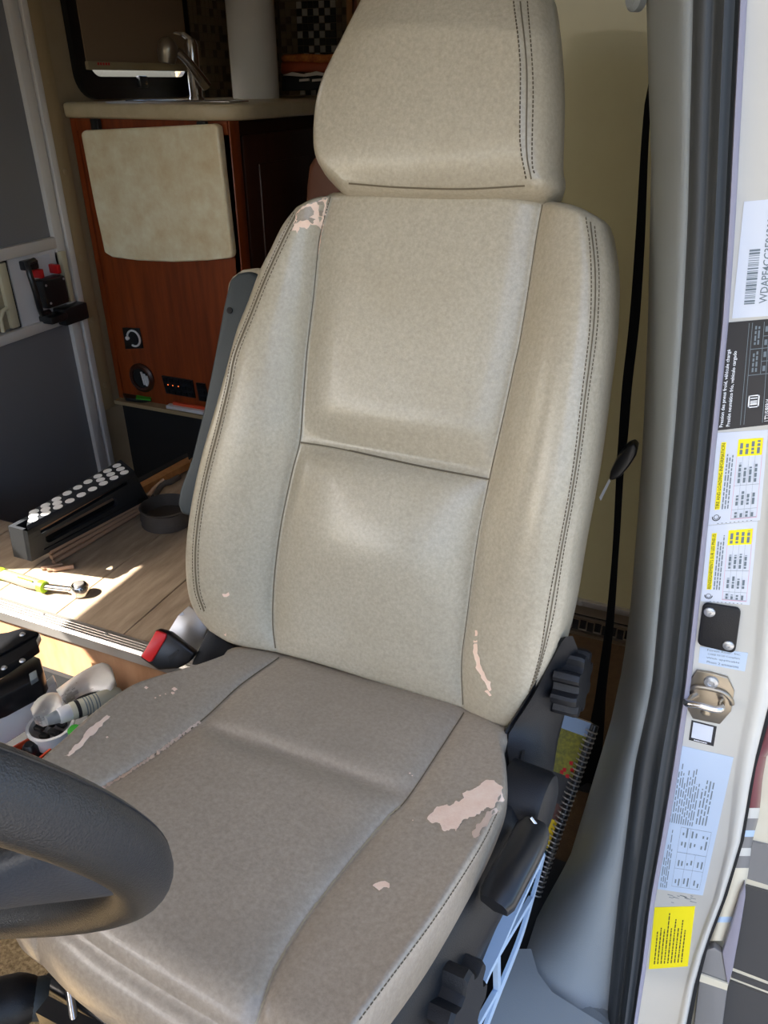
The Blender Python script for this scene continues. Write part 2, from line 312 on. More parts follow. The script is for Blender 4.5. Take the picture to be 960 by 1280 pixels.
# rubber door seal with ridges
PROF = [(0, .0), (.06, .010), (.16, .016), (.27, .017), (.36, .012), (.42, .012), (.5, .020), (.58, .023), (.64, .016), (.70, .007), (.78, .006), (.84, .010)]
rows = []; rows2 = []
for y in np.r_[np.linspace(-640, -90, 12), np.linspace(-60, 1340, 44)]:
    xl, xr, Y = lerp_tab(SEAL, y)
    rows.append([ony(xl + (xr - xl) * s, y, Y - b) for s, b in PROF]); rows2.append([ony(xl + (xr - xl) * s, y, Y - b) for s, b in ((.83, .006), (.88, .011), (.95, .010), (1.0, .002))])
seal = empty('door_seal', ony(775, 1280, .74), 'black ribbed rubber door seal running down the pillar', 'door seal')
slab('rubber_strip', rows, (0, .02, 0), 'rubber', seal, smooth=True, ang=70)
slab('lip', rows2, (0, .02, 0), 'rubber_lip', seal, smooth=True, ang=70)
# white painted jamb
YJ = .80
JR = [(-640, 1090), (-60, 1040), (0, 1036), (300, 1010), (640, 985), (860, 966), (940, 946), (960, 941), (1050, 926), (1120, 905), (1180, 882), (1230, 868), (1280, 858), (1340, 846)]
rows = []
for y in np.r_[np.linspace(-640, -90, 12), np.linspace(-60, 1340, 40)]:
    xl, _, _ = lerp_tab(SEAL, y); xl += 30; (xr,) = lerp_tab(JR, y)
    fw_ = float(np.interp(y, [880, 1120], [1, .42]))
    # flat field, a shallow raised outer flange, then the rolled edge
    rows.append([ony(x, y, YJ + d) for x, d in ((xl, 0), (xr - 30 * fw_, 0), (xr - 25 * fw_, -.0015), (xr - 20 * fw_, -.005), (xr - 12 * fw_, -.0065), (xr - 5 * fw_, -.005), (xr - 1, .0), (xr, .012))])
slab('pillar_left', rows, (0, .045, 0), 'body_white', kind='structure', smooth=True, ang=50)

# exterior skin beyond the gap
gap = [[ony(x + dx, y, .83) for dx in (-14, 0)] for y, x in ((-640, 1098), (-60, 1048), (300, 1018), (640, 993), (850, 976), (930, 953), (960, 945), (1050, 930), (1120, 909), (1180, 886), (1235, 872), (1290, 862), (1340, 852))]
slab('trim_6', gap, (0, .02, 0), 'well_black', kind='structure')
YE = .86
ext = slab('wall_exterior', [[ony(x0, y, YE), A(.40, YE, ony(x0, y, YE)[2])] for y, x0 in ((-640, 1092), (-60, 1042), (300, 1012), (640, 987), (820, 978), (880, 955), (940, 935), (1000, 925), (1060, 911), (1120, 891), (1180, 873), (1230, 861), (1300, 849), (1360, 839))], (.02, .05, 0), 'stripe_cream', kind='structure')
def epoly(name, pts, m, lift=.004, lab=None): return prism(name, [ony(x, y, YE) for x, y in pts], (0, -lift, 0), m, ext, label=lab)
# right hand body side with stripes
epoly('body_stripe', [(941, 1050), (1060, 1078), (1060, 1134), (932, 1095)], 'stripe_grey', lab='grey body stripe')
epoly('body_stripe', [(930, 1104), (1060, 1140), (1060, 1262), (914, 1206)], 'stripe_dark', lab='dark grey body panel')
epoly('body_stripe', [(914, 1213), (1060, 1268), (1060, 1274), (914, 1219)], 'stripe_dark', lab='thin dark pinstripe')
epoly('body_stripe', [(913, 1224), (1060, 1280), (1060, 1360), (880, 1360), (893, 1285)], 'stripe_dark', lab='dark grey lower body panel')
# curved fairing column along the gap, with colour bands and a painted blue reflection
col = [(880, 962, 990), (925, 950, 974), (946, 940, 958), (975, 937, 953), (1010, 933, 950), (1018, 931, 949), (1023, 930, 948), (1038, 926, 944), (1046, 924, 942), (1060, 920, 939), (1070, 917, 938), (1085, 912, 936), (1100, 908, 934), (1125, 903, 925), (1146, 898, 916), (1153, 896, 913), (1176, 890, 906)]
bands = [(880, 946, 'stripe_maroon'), (946, 1010, 'stripe_maroon'), (1010, 1023, 'body_white'), (1023, 1038, 'stripe_grey'), (1038, 1046, 'sky_tint_metal'), (1046, 1060, 'stripe_grey'), (1060, 1070, 'body_white'), (1070, 1085, 'stripe_grey'), (1085, 1146, 'stripe_cream'), (1146, 1153, 'sky_tint_metal'), (1153, 1176, 'stripe_cream')]
fair = empty('fairing', ony(900, 1200, YE), 'narrow striped edge fairing beside the white door jamb', 'fairing')
for y0, y1, m in bands:
    rows = []
    for y in np.linspace(y0, y1, max(2, int((y1 - y0) / 8) + 1)):
        xl, xr = lerp_tab(col, y); xl -= 8; rows.append([ony(xl + (xr - xl) * s, y, YE - .012 - .012 * math.sin(math.pi * s) * 1) for s in np.linspace(0, 1, 7)])
    slab('band', rows, (0, .012, 0), m, fair, smooth=True, ang=50)
# lower lip of the fairing
prism('lip', [ony(x, y, YE - .012) for x, y in ((874, 1182), (893, 1176), (903, 1183), (910, 1224), (902, 1285), (884, 1360), (858, 1360), (866, 1290), (876, 1205))], (0, -.012, 0), 'stripe_grey', fair, bevel=.002)
prism('lip', [ony(x, y, YE - .014) for x, y in ((903, 1183), (914, 1150), (925, 1110), (931, 1098), (932, 1112), (926, 1150), (916, 1205), (910, 1226))], (0, -.012, 0), 'rubber_lip', fair, bevel=.002)
prism('lip_band', [ony(x, y, YE - .025) for x, y in ((874, 1215), (910, 1228), (909, 1236), (873, 1224))], (0, -.003, 0), 'stripe_cream', fair)

# ------------------------------------------------------------------ pillar stickers
def qmap(q):                                   # q: reading BL, BR, TR, TL in pixels on the jamb face
    P = [ony(x, y, YJ) for x, y in q]
    return lambda u, v, h=0: (1 - u) * (1 - v) * P[0] + u * (1 - v) * P[1] + u * v * P[2] + (1 - u) * v * P[3] + A(0, -h, 0)
def plate(name, mp, m, parent, u0=0, v0=0, u1=1, v1=1, h0=0, h=.0006, **k):
    return prism(name, [mp(u0, v0, h0), mp(u1, v0, h0), mp(u1, v1, h0), mp(u0, v1, h0)], (0, -h, 0), m, parent, **k)
def rects(name, mp, lst, m, parent, h=.0009, **k):
    V = []; Fc = []
    for u0, v0, u1, v1 in lst:
        o = len(V); V += [mp(u0, v0, h), mp(u1, v0, h), mp(u1, v1, h), mp(u0, v1, h)]; Fc.append((o, o + 1, o + 2, o + 3))
    return mk(name, V, Fc, m, parent, recalc=False, **k)
def text(name, s, mp, u0, v0, u1, v1, m, parent, h=.0009, bold=0.0):
    c = bpy.data.curves.new('txt', 'FONT'); c.body = s; c.resolution_u = 2; c.offset = bold
    o = bpy.data.objects.new('txt', c); COL.objects.link(o); bpy.context.view_layer.update()
    me = o.to_mesh(); co = np.array([v.co[:] for v in me.vertices]); fs = [tuple(p.vertices) for p in me.polygons]
    o.to_mesh_clear(); bpy.data.objects.remove(o); bpy.data.curves.remove(c)
    lo = co.min(0); hi = co.max(0)
    V = [mp(u0 + (u1 - u0) * (p[0] - lo[0]) / (hi[0] - lo[0]), v0 + (v1 - v0) * (p[1] - lo[1]) / (hi[1] - lo[1]), h) for p in co]
    return mk(name, V, fs, m, parent, recalc=False)
def greek(mp, u0, v0, u1, v1, n, hgt=.55, rag=.35, words=True):
    out = []; st = (v1 - v0) / n
    for i in range(n):
        v = v1 - st * (i + 1) + st * .2; ue = u1 - (u1 - u0) * random.uniform(0, rag); u = u0
        while u < ue:
            wl = min(random.uniform(.02, .075), ue - u); out.append((u, v, u + wl, v + st * hgt)); u += wl + .012
    return out
def sticker(name, q, m, label, cat='sticker'):
    mp = qmap(q); P = mp(.5, .5)
    e = empty(name, mp(.5, 0), label, cat); plate('backing', mp, m, e); return e, mp
# reading direction runs up the pillar
e, mp = sticker('vehicle_label', [(1000, 392), (1016, 244), (930, 252), (915, 398)], 'sticker_white', 'white identification label with a barcode high on the white pillar')
bars = []; u = .12
while u < .60:
    bw = random.choice((.006, .006, .012, .018)); bars.append((u, .68, u + bw, .84)); u += bw + random.choice((.006, .008, .014))
rects('barcode', mp, bars, 'ink_grey', e, label='grey barcode'); text('lettering', 'WDAPF4CC3E9630809', mp, .12, .50, .93, .62, 'ink_grey', e, bold=.01)
text('lettering', 'E05 MPV', mp, .20, .34, .52, .42, 'ink_grey', e)
e, mp = sticker('tire_pressure_placard', [(985, 528), (992, 396), (910, 403), (896, 538)], 'sticker_black', 'black tire pressure placard with white text below the barcode label')
text('lettering', 'Pression des pneus froid, véhicule chargé', mp, .03, .90, .76, .97, 'sticker_text', e, bold=.015)
text('lettering', 'Presión neumático frío, vehículo cargado', mp, .03, .80, .74, .87, 'sticker_text', e, bold=.015)
rects('table_lines', mp, [(.03, .66, .98, .668), (.03, .61, .98, .618), (.5, .28, .506, .61), (.74, .28, .746, .61), (.5, .43, .98, .438), (.03, .35, .98, .358), (.03, .22, .98, .228), (.62, .22, .626, .43), (.85, .22, .856, .43)], 'ink_grey', e)
text('lettering', 'LT215/85R16', mp, .04, .26, .26, .33, 'sticker_text', e, bold=.012)
for u in (.52, .76): text('lettering', '420', mp, u, .25, u + .085, .32, 'sticker_text', e, bold=.012); text('lettering', '61', mp, u + .12, .25, u + .17, .32, 'sticker_text', e, bold=.012)
rects('small_print', mp, greek(mp, .53, .48, .72, .58, 2, rag=.1) + greek(mp, .78, .48, .96, .58, 2, rag=.1) + [(.53, .37, .58, .41), (.66, .37, .71, .41), (.77, .37, .82, .41), (.89, .37, .94, .41)], 'ink_grey', e, kind='stuff')
logo = [(.19, .42, .31, .44), (.19, .56, .31, .58), (.19, .42, .2, .58), (.30, .42, .31, .58), (.215, .45, .23, .55), (.235, .45, .245, .55), (.25, .45, .258, .55), (.275, .45, .285, .55)]
rects('emblem', mp, logo, 'sticker_text', e, label='white tire emblem')
TABLE = lambda: [(.02, .30, .022, .02), (.0, 0, 0, 0)]
def tire_label(name, q, head, label, rows_):
    e, mp = sticker(name, q, 'sticker_white', label)
    plate('heading_strip', mp, 'yellow', e, .17, .80, .90, .90, .0006, .0004, label='yellow heading strip'); text('lettering', head, mp, .18, .818, .89, .885, 'ink', e, h=.0013)
    rects('small_print', mp, greek(mp, .17, .62, .93, .78, 3, hgt=.45, rag=.35), 'ink_grey', e, kind='stuff')
    plate('table_corner', mp, 'yellow', e, .74, .08, .92, .56, .0006, .0004, label='yellow table corner')
    rects('table_print', mp, greek(mp, .76, .10, .90, .55, 4, hgt=.5, rag=.15) + greek(mp, .45, .12, .68, .54, 4, hgt=.45, rag=.3) + greek(mp, .20, .12, .36, .54, 4, hgt=.45, rag=.3) + greek(mp, .06, .12, .13, .54, 4, hgt=.45, rag=.2), 'ink_grey', e, h=.0013, kind='stuff')
    rects('table_lines', mp, [(.05, .08, .053, .56), (.15, .08, .153, .56), (.42, .08, .423, .56), (.05, .20, .74, .203), (.05, .32, .74, .323), (.05, .44, .74, .443)], 'ink_grey', e)
    rects('table_border', mp, [(.04, .56, .74, .566), (.04, .07, .92, .076), (.04, .07, .045, .56)], 'pink_line', e)
    c = []; V = []
    P = lambda u, v: mp(u, v, .001)
    for r0, r1, a0, a1 in ((1.0, .78, -3.2, .2), (.62, .5, 0, 6.3)):
        n = 24
        for k in range(n):
            t0 = a0 + (a1 - a0) * k / n; t1 = a0 + (a1 - a0) * (k + 1) / n; o = len(V)
            V += [P(.085 + .045 * r * math.sin(t) * 1.0, .85 + .085 * r * math.cos(t)) for r, t in ((r0, t0), (r0, t1), (r1, t1), (r1, t0))]; c.append((o, o + 1, o + 2, o + 3))
    mk('tire_emblem', V, c, 'ink', e, recalc=False, label='black round tire emblem')
    rects('perforation', mp, [(.005, .15 + .08 * k, .012, .18 + .08 * k) for k in range(9)], 'ink_grey', e)
tire_label('tire_loading_label', [(950, 650), (960, 537), (897, 541), (885, 656)], 'TIRE AND LOADING INFORMATION', 'white tire and loading information sticker with yellow heading, the upper of two', 4)
tire_label('tire_loading_label', [(937, 756), (947, 651), (885, 657), (876, 751)], 'RENSEIGNEMENTS SUR LES PNEUS', 'second tire loading sticker in French, just above the black cover plate', 4)
# black cover plate with two screws
mp = qmap([(870.5, 804), (919, 814), (928, 758), (879, 752)])
e = empty('cover_plate', mp(.5, 0), 'small black cover plate held by two screws on the pillar', 'cover plate')
pl = []
for cx, cy, a0 in ((.84, .88, 0), (.14, .90, 90), (.16, .12, 180), (.86, .10, 270)):
    for t in range(5): a = math.radians(a0 + 90 * t / 4); pl.append(mp(cx + .14 * math.cos(a), cy + .11 * math.sin(a)))
prism('plate', pl, (0, -.005, 0), 'black_plastic', e, bevel=.0018)
for u, v in ((.2, .84), (.8, .16)): lathe('screw', mp(u, v, .005), (0, -1, 0), [(.0062, 0), (.006, .0016), (.004, .003), (.0018, .0031), (.0018, .0018)], 'screw', e, k=16)
e, mp = sticker('compliance_label', [(873, 828), (931, 839), (935, 816), (875, 808)], 'sticker_blue', 'pale blue compliance label with four printed lines above the door striker')
for i, s in enumerate(('Forest River, Inc.', 'CARB 93120 Compliant', 'With applicable', 'Phase 2 emissions')):
    text('lettering', s, mp, .16 + .02 * (i % 2), .80 - .23 * i, .86, .93 - .23 * i, 'ink_grey', e)
# striker
pl = [ony(x, y, YJ) for x, y in ((871, 836), (890, 839), (910, 845), (918, 862), (914, 887), (900, 903), (880, 899), (866, 896), (859, 883), (860, 852))]
e = empty('door_striker', ony(885, 900, YJ), 'metal door striker plate with a bent wire loop', 'striker')
prism('plate', pl, (0, -.004, 0), 'steel', e, bevel=.0012)
lathe('bolt', ony(889, 852, YJ - .004), (0, -1, 0), [(.0085, 0), (.0085, .001), (.0078, .003), (.004, .0045), (.003, .003)], 'screw', e, k=18)
lathe('bolt', ony(882, 891, YJ - .004), (0, -1, 0), [(.006, 0), (.005, .002), (.002, .003)], 'steel', e, k=16)
tube('wire_loop', cat_rom([ony(903, 876, YJ - .002), ony(901.5, 880, YJ - .014), ony(901, 886, YJ - .027), ony(892, 886.5, YJ - .030), ony(872, 881, YJ - .030), ony(858, 879, YJ - .027), ony(862, 873, YJ - .014), ony(870, 868, YJ - .002)], 30), .0042, 'chrome', e)
tube('rib', cat_rom([ony(862, 861, YJ - .003), ony(870, 858, YJ - .006), ony(888, 861, YJ - .006), ony(905, 866, YJ - .006), ony(913, 874, YJ - .005), ony(915, 880, YJ - .003)], 20), .003, 'steel', e)
e, mp = sticker('square_tag', [(861, 924.5), (892, 932.5), (896, 908), (864.5, 900)], 'sticker_black', 'small white square tag with black border under the door striker')
plate('white_field', mp, 'sticker_white', e, .08, .16, .88, .94, .0006, .0003); rects('small_print', mp, greek(mp, .2, .03, .75, .12, 1, rag=.05), 'sticker_text', e, kind='stuff')
e, mp = sticker('certification_label', [(878.5, 1119), (917, 946.5), (847, 931), (822, 1111)], 'sticker_blue', 'large pale blue certification label covered in fine print, lower on the pillar')
rects('small_print', mp, greek(mp, .50, .48, .90, .97, 11, hgt=.42, rag=.3) + greek(mp, .52, .22, .86, .46, 4, hgt=.38, rag=.3) + greek(mp, .02, .80, .46, .97, 4, hgt=.4, rag=.5), 'ink_grey', e, kind='stuff')
rects('table_lines', mp, [(.04, .10, .48, .104), (.04, .70, .48, .704), (.04, .10, .042, .70), (.18, .10, .182, .70), (.30, .10, .302, .70), (.48, .10, .482, .70), (.04, .32, .30, .324), (.04, .5, .48, .504)], 'ink_grey', e)
rects('table_print', mp, [(u + random.uniform(0, .02), v, u + random.uniform(.03, .07), v + .03) for u in (.05, .20, .34, .41) for v in (.14, .22, .36, .44, .55, .62)], 'ink_grey', e, kind='stuff')
e, mp = sticker('warning_sticker', [(859.7, 1207.5), (869, 1132.5), (818.4, 1134), (811, 1211)], 'yellow', 'bright yellow warning sticker with fine print at the foot of the pillar')
rects('small_print', mp, greek(mp, .08, .14, .92, .92, 9, hgt=.32, rag=.4), 'ink', e, kind='stuff')
V = []; Fc = []
for k in range(12):
    x, y = random.uniform(822, 866), random.uniform(1117, 1129); l = random.uniform(3, 9); o = len(V)
    V += [ony(x, y, YJ - .0005), ony(x + l, y + l * .3, YJ - .0005), ony(x + l, y + l * .3 + .4, YJ - .0005), ony(x, y + .8, YJ - .0005)]; Fc.append((o, o + 1, o + 2, o + 3))
mk('scuff_marks', V, Fc, 'ink_grey', bpy.data.objects['pillar_left'], recalc=False)

# ------------------------------------------------------------------ driver's seat
seat = empty('driver_seat', (-.34, .5, -.2), 'worn taupe vinyl driver seat with peeling patches and black side cover', 'seat')
TH = math.radians(20); BN = A(0, -math.cos(TH), math.sin(TH)); BU = A(0, math.sin(TH), math.cos(TH)); J = onz(460, 850, .32)
AL = math.radians(7); CN = A(0, math.sin(AL), math.cos(AL))
def coons(L, R, T, B, ns, nt_, f=None):
    # edge-dense parameters
    e = lambda n: (lambda x: .5 * x + .5 * (.5 - .5 * np.cos(np.pi * x)))(np.linspace(0, 1, n))
    s = e(ns); t = e(nt_)
    L = cat_rom(L, t); R = cat_rom(R, t); T = cat_rom(T, s); B = cat_rom(B, s)
    G = np.zeros((nt_, ns, 2))
    for i in range(nt_):
        for j in range(ns):
            a, b = s[j], t[i]
            G[i, j] = (1 - b) * T[j] + b * B[j] + (1 - a) * L[i] + a * R[i] - ((1 - a) * (1 - b) * T[0] + a * (1 - b) * T[-1] + (1 - a) * b * B[0] + a * b * B[-1])
    return G, s, t
def cushion(name, m, p0, n, patches, wfun, ring, bottom_out, parent, nt_=70, lab=None):
    # patches: list of (L,R,T,B,ns); one continuous front skin sharing the seam columns
    cols = None; Ws = None
    Gs = []; Ss = []
    for k, (L, R, T, B, ns) in enumerate(patches):
        G, s, t = coons(L, R, T, B, ns, nt_)
        if k: G = G[:, 1:]; s = s[1:]
        Gs.append(G); Ss += [(k, a) for a in s]
    G = np.concatenate(Gs, 1); ncol = G.shape[1]
    P = np.zeros((nt_, ncol, 3))
    base = np.zeros_like(P)
    for i in range(nt_):
        for j in range(ncol): base[i, j] = onp(G[i, j, 0], G[i, j, 1], p0, n)
    for i in range(nt_):
        for j in range(ncol):
            k, a = Ss[j]; wv = wfun(k, a, t[i], base[i, j]); P[i, j] = onp(G[i, j, 0], G[i, j, 1], p0 + n * wv, n)
    per = [(0, j) for j in range(ncol)] + [(i, ncol - 1) for i in range(1, nt_)] + [(nt_ - 1, j) for j in range(ncol - 2, -1, -1)] + [(i, 0) for i in range(nt_ - 2, 0, -1)]
    side = ['T'] * ncol + ['R'] * (nt_ - 1) + ['B'] * (ncol - 1) + ['L'] * (nt_ - 2)
    loop = np.array([P[i, j] for i, j in per]); N = len(loop)
    ctr = loop.mean(0); outs = []
    for q in range(N):
        tv = loop[(q + 2) % N] - loop[(q - 2) % N]; o = np.cross(tv, n); o /= np.linalg.norm(o) + 1e-9
        if o @ (loop[q] - ctr) < 0: o = -o
        outs.append(o)
    outs = np.array(outs)
    for _ in range(3): outs = (np.roll(outs, 1, 0) + outs * 2 + np.roll(outs, -1, 0)); outs /= np.linalg.norm(outs, axis=1)[:, None]
    sc = np.array([bottom_out.get(s_, 1.0) for s_ in side]); 
    for _ in range(4): sc = (np.roll(sc, 1) + sc + np.roll(sc, -1)) / 3
    V = [tuple(p) for p in P.reshape(-1, 3)]; Fc = gridf(nt_, ncol)
    prev = [i * ncol + j for i, j in per]
    for o_, d_ in ring:
        ids = []
        for q in range(N): ids.append(len(V)); V.append(tuple(loop[q] + outs[q] * o_ * (sc[q] if o_ > 0 else 1) - n * d_))
        for q in range(N): Fc.append((prev[q], prev[(q + 1) % N], ids[(q + 1) % N], ids[q]))
        prev = ids
    c = len(V); V.append(tuple(np.mean([V[i] for i in prev], 0)))
    for q in range(N): Fc.append((prev[q], prev[(q + 1) % N], c))
    o = mk(name, V, Fc, m, parent, smooth=True, label=lab)
    return o, BVHTree.FromPolygons([Vector(v) for v in V], Fc)
ex_ = lambda d, r: 1 - math.exp(-max(d, 0) / r)

# backrest
seamL = [(413, 246), (401, 290), (397, 317), (392, 370), (384, 437), (379, 500), (375, 551), (365, 591), (351, 658), (343, 722), (341, 777), (345, 815)]
seamR = [(678, 256), (671, 294), (659, 372), (650, 426), (642, 462), (634, 500), (611, 603), (597, 674), (583, 777), (577, 830), (579, 886)]
edgeL = [(370, 262), (354, 283), (340, 311), (325, 341), (310, 381), (297, 414), (282, 469), (271, 509), (255, 564), (244, 611), (236, 659), (233, 700), (236, 741), (245, 766), (262, 789)]
edgeR = [(740, 278), (748, 333), (748, 380), (745, 423), (737, 488), (724, 586), (705, 692), (692, 772), (672, 845), (650, 898)]
YM = .293  # height of the cross seam along the back
def wback(k, a, t, p):
    v = (p - J) @ BU
    wd = (.10, .24, .12)[k]
    if k == 0:
        d0 = a * wd; d1 = (1 - a) * wd; bol = .036 * math.sin(math.pi * (1 - a) ** 1.0 * .62) * math.sin(math.pi * min(1, .12 + .8 * t)) ** .7
        h = .010 * ex_(d1, .012) * ex_(d0 + .01, .012)
    elif k == 2:
        d0 = a * wd; d1 = (1 - a) * wd; bol = .042 * math.sin(math.pi * a * .72) * math.sin(math.pi * min(1, .12 + .8 * t)) ** .7
        h = .010 * ex_(d0, .012) * ex_(d1 + .01, .012)
    else:
        bol = 0; d = min(a, 1 - a) * wd
        h = .016 * ex_(d, .02) + .020 * math.exp(-((v - .17) / .10) ** 2) * math.sin(math.pi * a)
    if k == 1:
        cr = ex_(d, .02); h -= cr * (.010 * math.exp(-abs(v - YM) / .007) + .012 * math.exp(-((v - YM - .008) / .024) ** 2))
    h *= ex_(v + .004, .02)
    return h + bol
RB = [(.004, .004), (.008, .012), (.011, .03), (.013, .06), (.011, .09), (.0, .115), (-.03, .13)]
backrest, BVB = cushion('backrest', 'vinyl', J, BN, [
    (edgeL, seamL, [(370, 262), (388, 253), (413, 246)], [(262, 789), (292, 805), (345, 815)], 16),
    (seamL, seamR, [(413, 246), (480, 245), (560, 245), (630, 249), (678, 256)], [(345, 815), (400, 830), (460, 849), (520, 868), (579, 886)], 34),
    (seamR, edgeR, [(678, 256), (712, 263), (740, 278)], [(579, 886), (600, 900), (626, 909), (650, 898)], 18)], wback, RB, {'B': .1, 'R': 1.25}, seat, nt_=80)
# headrest
HJ = J + BN * .035
def whead(k, a, t, p):
    return .022 * ex_(min(a if k == 0 else 1, 1) * .2 + .01, .05) * ex_((1 - t) * .2 + .003, .04) * (1 if k == 0 else 1 - .45 * a) - .02 * max(0, .25 - t) / .25
hsR = [(641, -26), (643, 0), (650, 75), (650, 175), (658, 228)]
headrest, BVH = cushion('headrest', 'vinyl', HJ, BN, [
    ([(464, -22), (430, 45), (402, 105), (394, 160), (400, 196), (428, 226)], hsR, [(464, -22), (550, -36), (641, -26)], [(428, 226), (500, 231), (580, 232), (658, 228)], 36),
    (hsR, [(654, -24), (661, 10), (668, 100), (667, 200), (673, 224)], [(641, -26), (648, -26), (654, -24)], [(658, 228), (666, 228), (673, 224)], 6)], whead,
    [(.005, .004), (.010, .012), (.015, .03), (.018, .05), (.012, .08), (-.01, .095)], {'B': .75, 'R': 1.3, 'L': .85}, seat, nt_=50)
for u in (-.36, -.22): tube('headrest_post', [J + BU * (.45) + A(u + .318 - .0, 0, 0) - BN * .04, J + BU * .66 + A(u + .318, 0, 0) - BN * .03], .006, 'chrome', seat)
# seat cushion
csL = [(349, 822), (300, 857), (252, 901), (190, 946), (120, 991), (78, 1026), (58, 1062), (52, 1098), (60, 1130)]
csR = [(580, 891), (545, 945), (508, 1000), (485, 1022), (430, 1087), (380, 1152), (345, 1210), (326, 1262), (314, 1306)]
ceL = [(290, 815), (252, 829), (197, 845), (161, 859), (116, 892), (84, 921), (54, 948), (34, 980), (24, 1016), (22, 1058), (30, 1098)]
ceR = [(622, 916), (628, 950), (628, 985), (613, 1022), (587, 1068), (535, 1148), (475, 1230), (435, 1285), (402, 1340)]
SC = J - BN * 0
VC = .17
def wseat(k, a, t, p):
    d = (p - J) @ A(0, -math.cos(AL), math.sin(AL))
    wd = (.09, .27, .10)[k]
    if k == 0: h = .008 * ex_((1 - a) * wd, .012) + .012 * (1 - a) ** 1.5 * math.sin(math.pi * min(1, .1 + .8 * t))
    elif k == 2: h = .008 * ex_(a * wd, .012) + .014 * a ** 1.5 * math.sin(math.pi * min(1, .1 + .8 * t))
    else: h = .010 * ex_(min(a, 1 - a) * wd, .016) * (1 - .55 * math.exp(-((d - VC) / .014) ** 2)) - .005 * math.exp(-abs(d - VC) / .008) * ex_(min(a, 1 - a) * wd, .03)
    return h * ex_(d + .005, .02) - .022 * max(0, (t - .86) / .14) ** 2
cush, BVC = cushion('seat_cushion', 'vinyl_seat', J, CN, [
    (ceL, csL, [(290, 815), (320, 818), (349, 822)], [(30, 1098), (42, 1118), (60, 1130)], 14),
    (csL, csR, [(349, 822), (400, 834), (460, 852), (520, 872), (580, 891)], [(60, 1130), (115, 1180), (205, 1240), (314, 1306)], 36),
    (csR, ceR, [(580, 891), (602, 905), (622, 916)], [(314, 1306), (355, 1330), (402, 1340)], 16)], wseat,
    [(.004, .002), (.009, .008), (.012, .018), (.014, .035), (.013, .055), (.008, .072), (-.01, .085)], {'T': 3.0, 'B': 1.35, 'R': .55, 'L': .6}, seat, nt_=80)
# piping cord along the lower left edge of the cushion and of the headrest
def hit(bvh, x, y, lift=.0008):
    d = Vector(ray(x, y)); d.normalize(); loc, nor, idx, dist = bvh.ray_cast(Vector(CAM), d)
    if loc is None: return None, None
    if nor.dot(d) > 0: nor = -nor
    return np.array(loc) + np.array(nor) * lift, np.array(nor)
def on_seat(x, y, lift=.0008):
    best = None
    for b in (BVB, BVH, BVC):
        d = Vector(ray(x, y)); d.normalize(); r = b.ray_cast(Vector(CAM), d)
        if r[0] is not None and (best is None or r[3] < best[0]): best = (r[3], b)
    return hit(best[1], x, y, lift) if best else (None, None)
def stitches(name, px, m, parent, step=.0042, wd=.0011, gap=.35, bvh=None):
    P = cat_rom(px, 400); V = []; Fc = []; acc = []; 
    pts = []
    for x, y in P:
        q, n = hit(bvh, x, y, .0004) if bvh else on_seat(x, y, .0004)
        if q is not None: pts.append((q, n))
    if len(pts) < 2: return
    L = np.r_[0, np.cumsum([np.linalg.norm(pts[i + 1][0] - pts[i][0]) for i in range(len(pts) - 1)])]
    Q = np.array([p[0] for p in pts]); Nn = np.array([p[1] for p in pts])
    at = lambda s: (A(*[np.interp(s, L, Q[:, k]) for k in range(3)]), A(*[np.interp(s, L, Nn[:, k]) for k in range(3)]))
    s = 0
    while s < L[-1] - step:
        a, n = at(s); b, _ = at(s + step * (1 - gap)); t = b - a
        if np.linalg.norm(t) < .03 and np.linalg.norm(t) > 1e-6:
            sd = np.cross(t, n); sd *= wd / 2 / (np.linalg.norm(sd) + 1e-9); up = n * .0007; o = len(V)
            V += [a - sd, b - sd, b + sd, a + sd, a + up, b + up]; Fc += [(o, o + 1, o + 5, o + 4), (o + 3, o + 4, o + 5, o + 2), (o, o + 4, o + 3), (o + 1, o + 2, o + 5)]
        s += step
    if V: mk(name, V, Fc, m, parent, kind='stuff')
def ribbon(name, px, wpx, m, parent, lift=.0006, n=120, jag=0, bvh=None):
    P = cat_rom(px, n); V = []; Fc = []; prev = None
    for i, (x, y) in enumerate(P):
        a = P[min(i + 1, n - 1)] - P[max(i - 1, 0)]; a /= np.linalg.norm(a) + 1e-9; nn = A(-a[1], a[0]); 
        w0 = wpx * (1 if not jag else random.uniform(1 - jag, 1 + jag)); w1 = wpx * (1 if not jag else random.uniform(1 - jag, 1 + jag))
        f = hit if bvh else None
        q0, _ = hit(bvh, *(P[i] + nn * w0 / 2), lift) if bvh else on_seat(*(P[i] + nn * w0 / 2), lift)
        q1, _ = hit(bvh, *(P[i] - nn * w1 / 2), lift) if bvh else on_seat(*(P[i] - nn * w1 / 2), lift)
        if q0 is None or q1 is None: prev = None; continue
        o = len(V); V += [q0, q1]
        if prev is not None and np.linalg.norm(V[prev] - q0) < .03: Fc.append((prev, prev + 1, o + 1, o))
        prev = o
    return mk(name, V, Fc, m, parent, smooth=True)
off = lambda pts, dx, dy=0: [(x + dx, y + dy) for x, y in pts]
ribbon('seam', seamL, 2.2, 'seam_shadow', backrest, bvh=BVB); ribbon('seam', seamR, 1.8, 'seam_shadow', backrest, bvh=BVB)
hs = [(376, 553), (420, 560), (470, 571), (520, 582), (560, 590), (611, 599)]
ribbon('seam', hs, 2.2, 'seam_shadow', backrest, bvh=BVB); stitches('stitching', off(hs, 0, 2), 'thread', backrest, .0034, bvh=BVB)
istL = [(368, 266), (353, 295), (330, 345), (311, 392), (291, 442), (283, 480), (270, 535), (256, 590), (246, 640), (241, 690), (243, 735), (252, 764)]
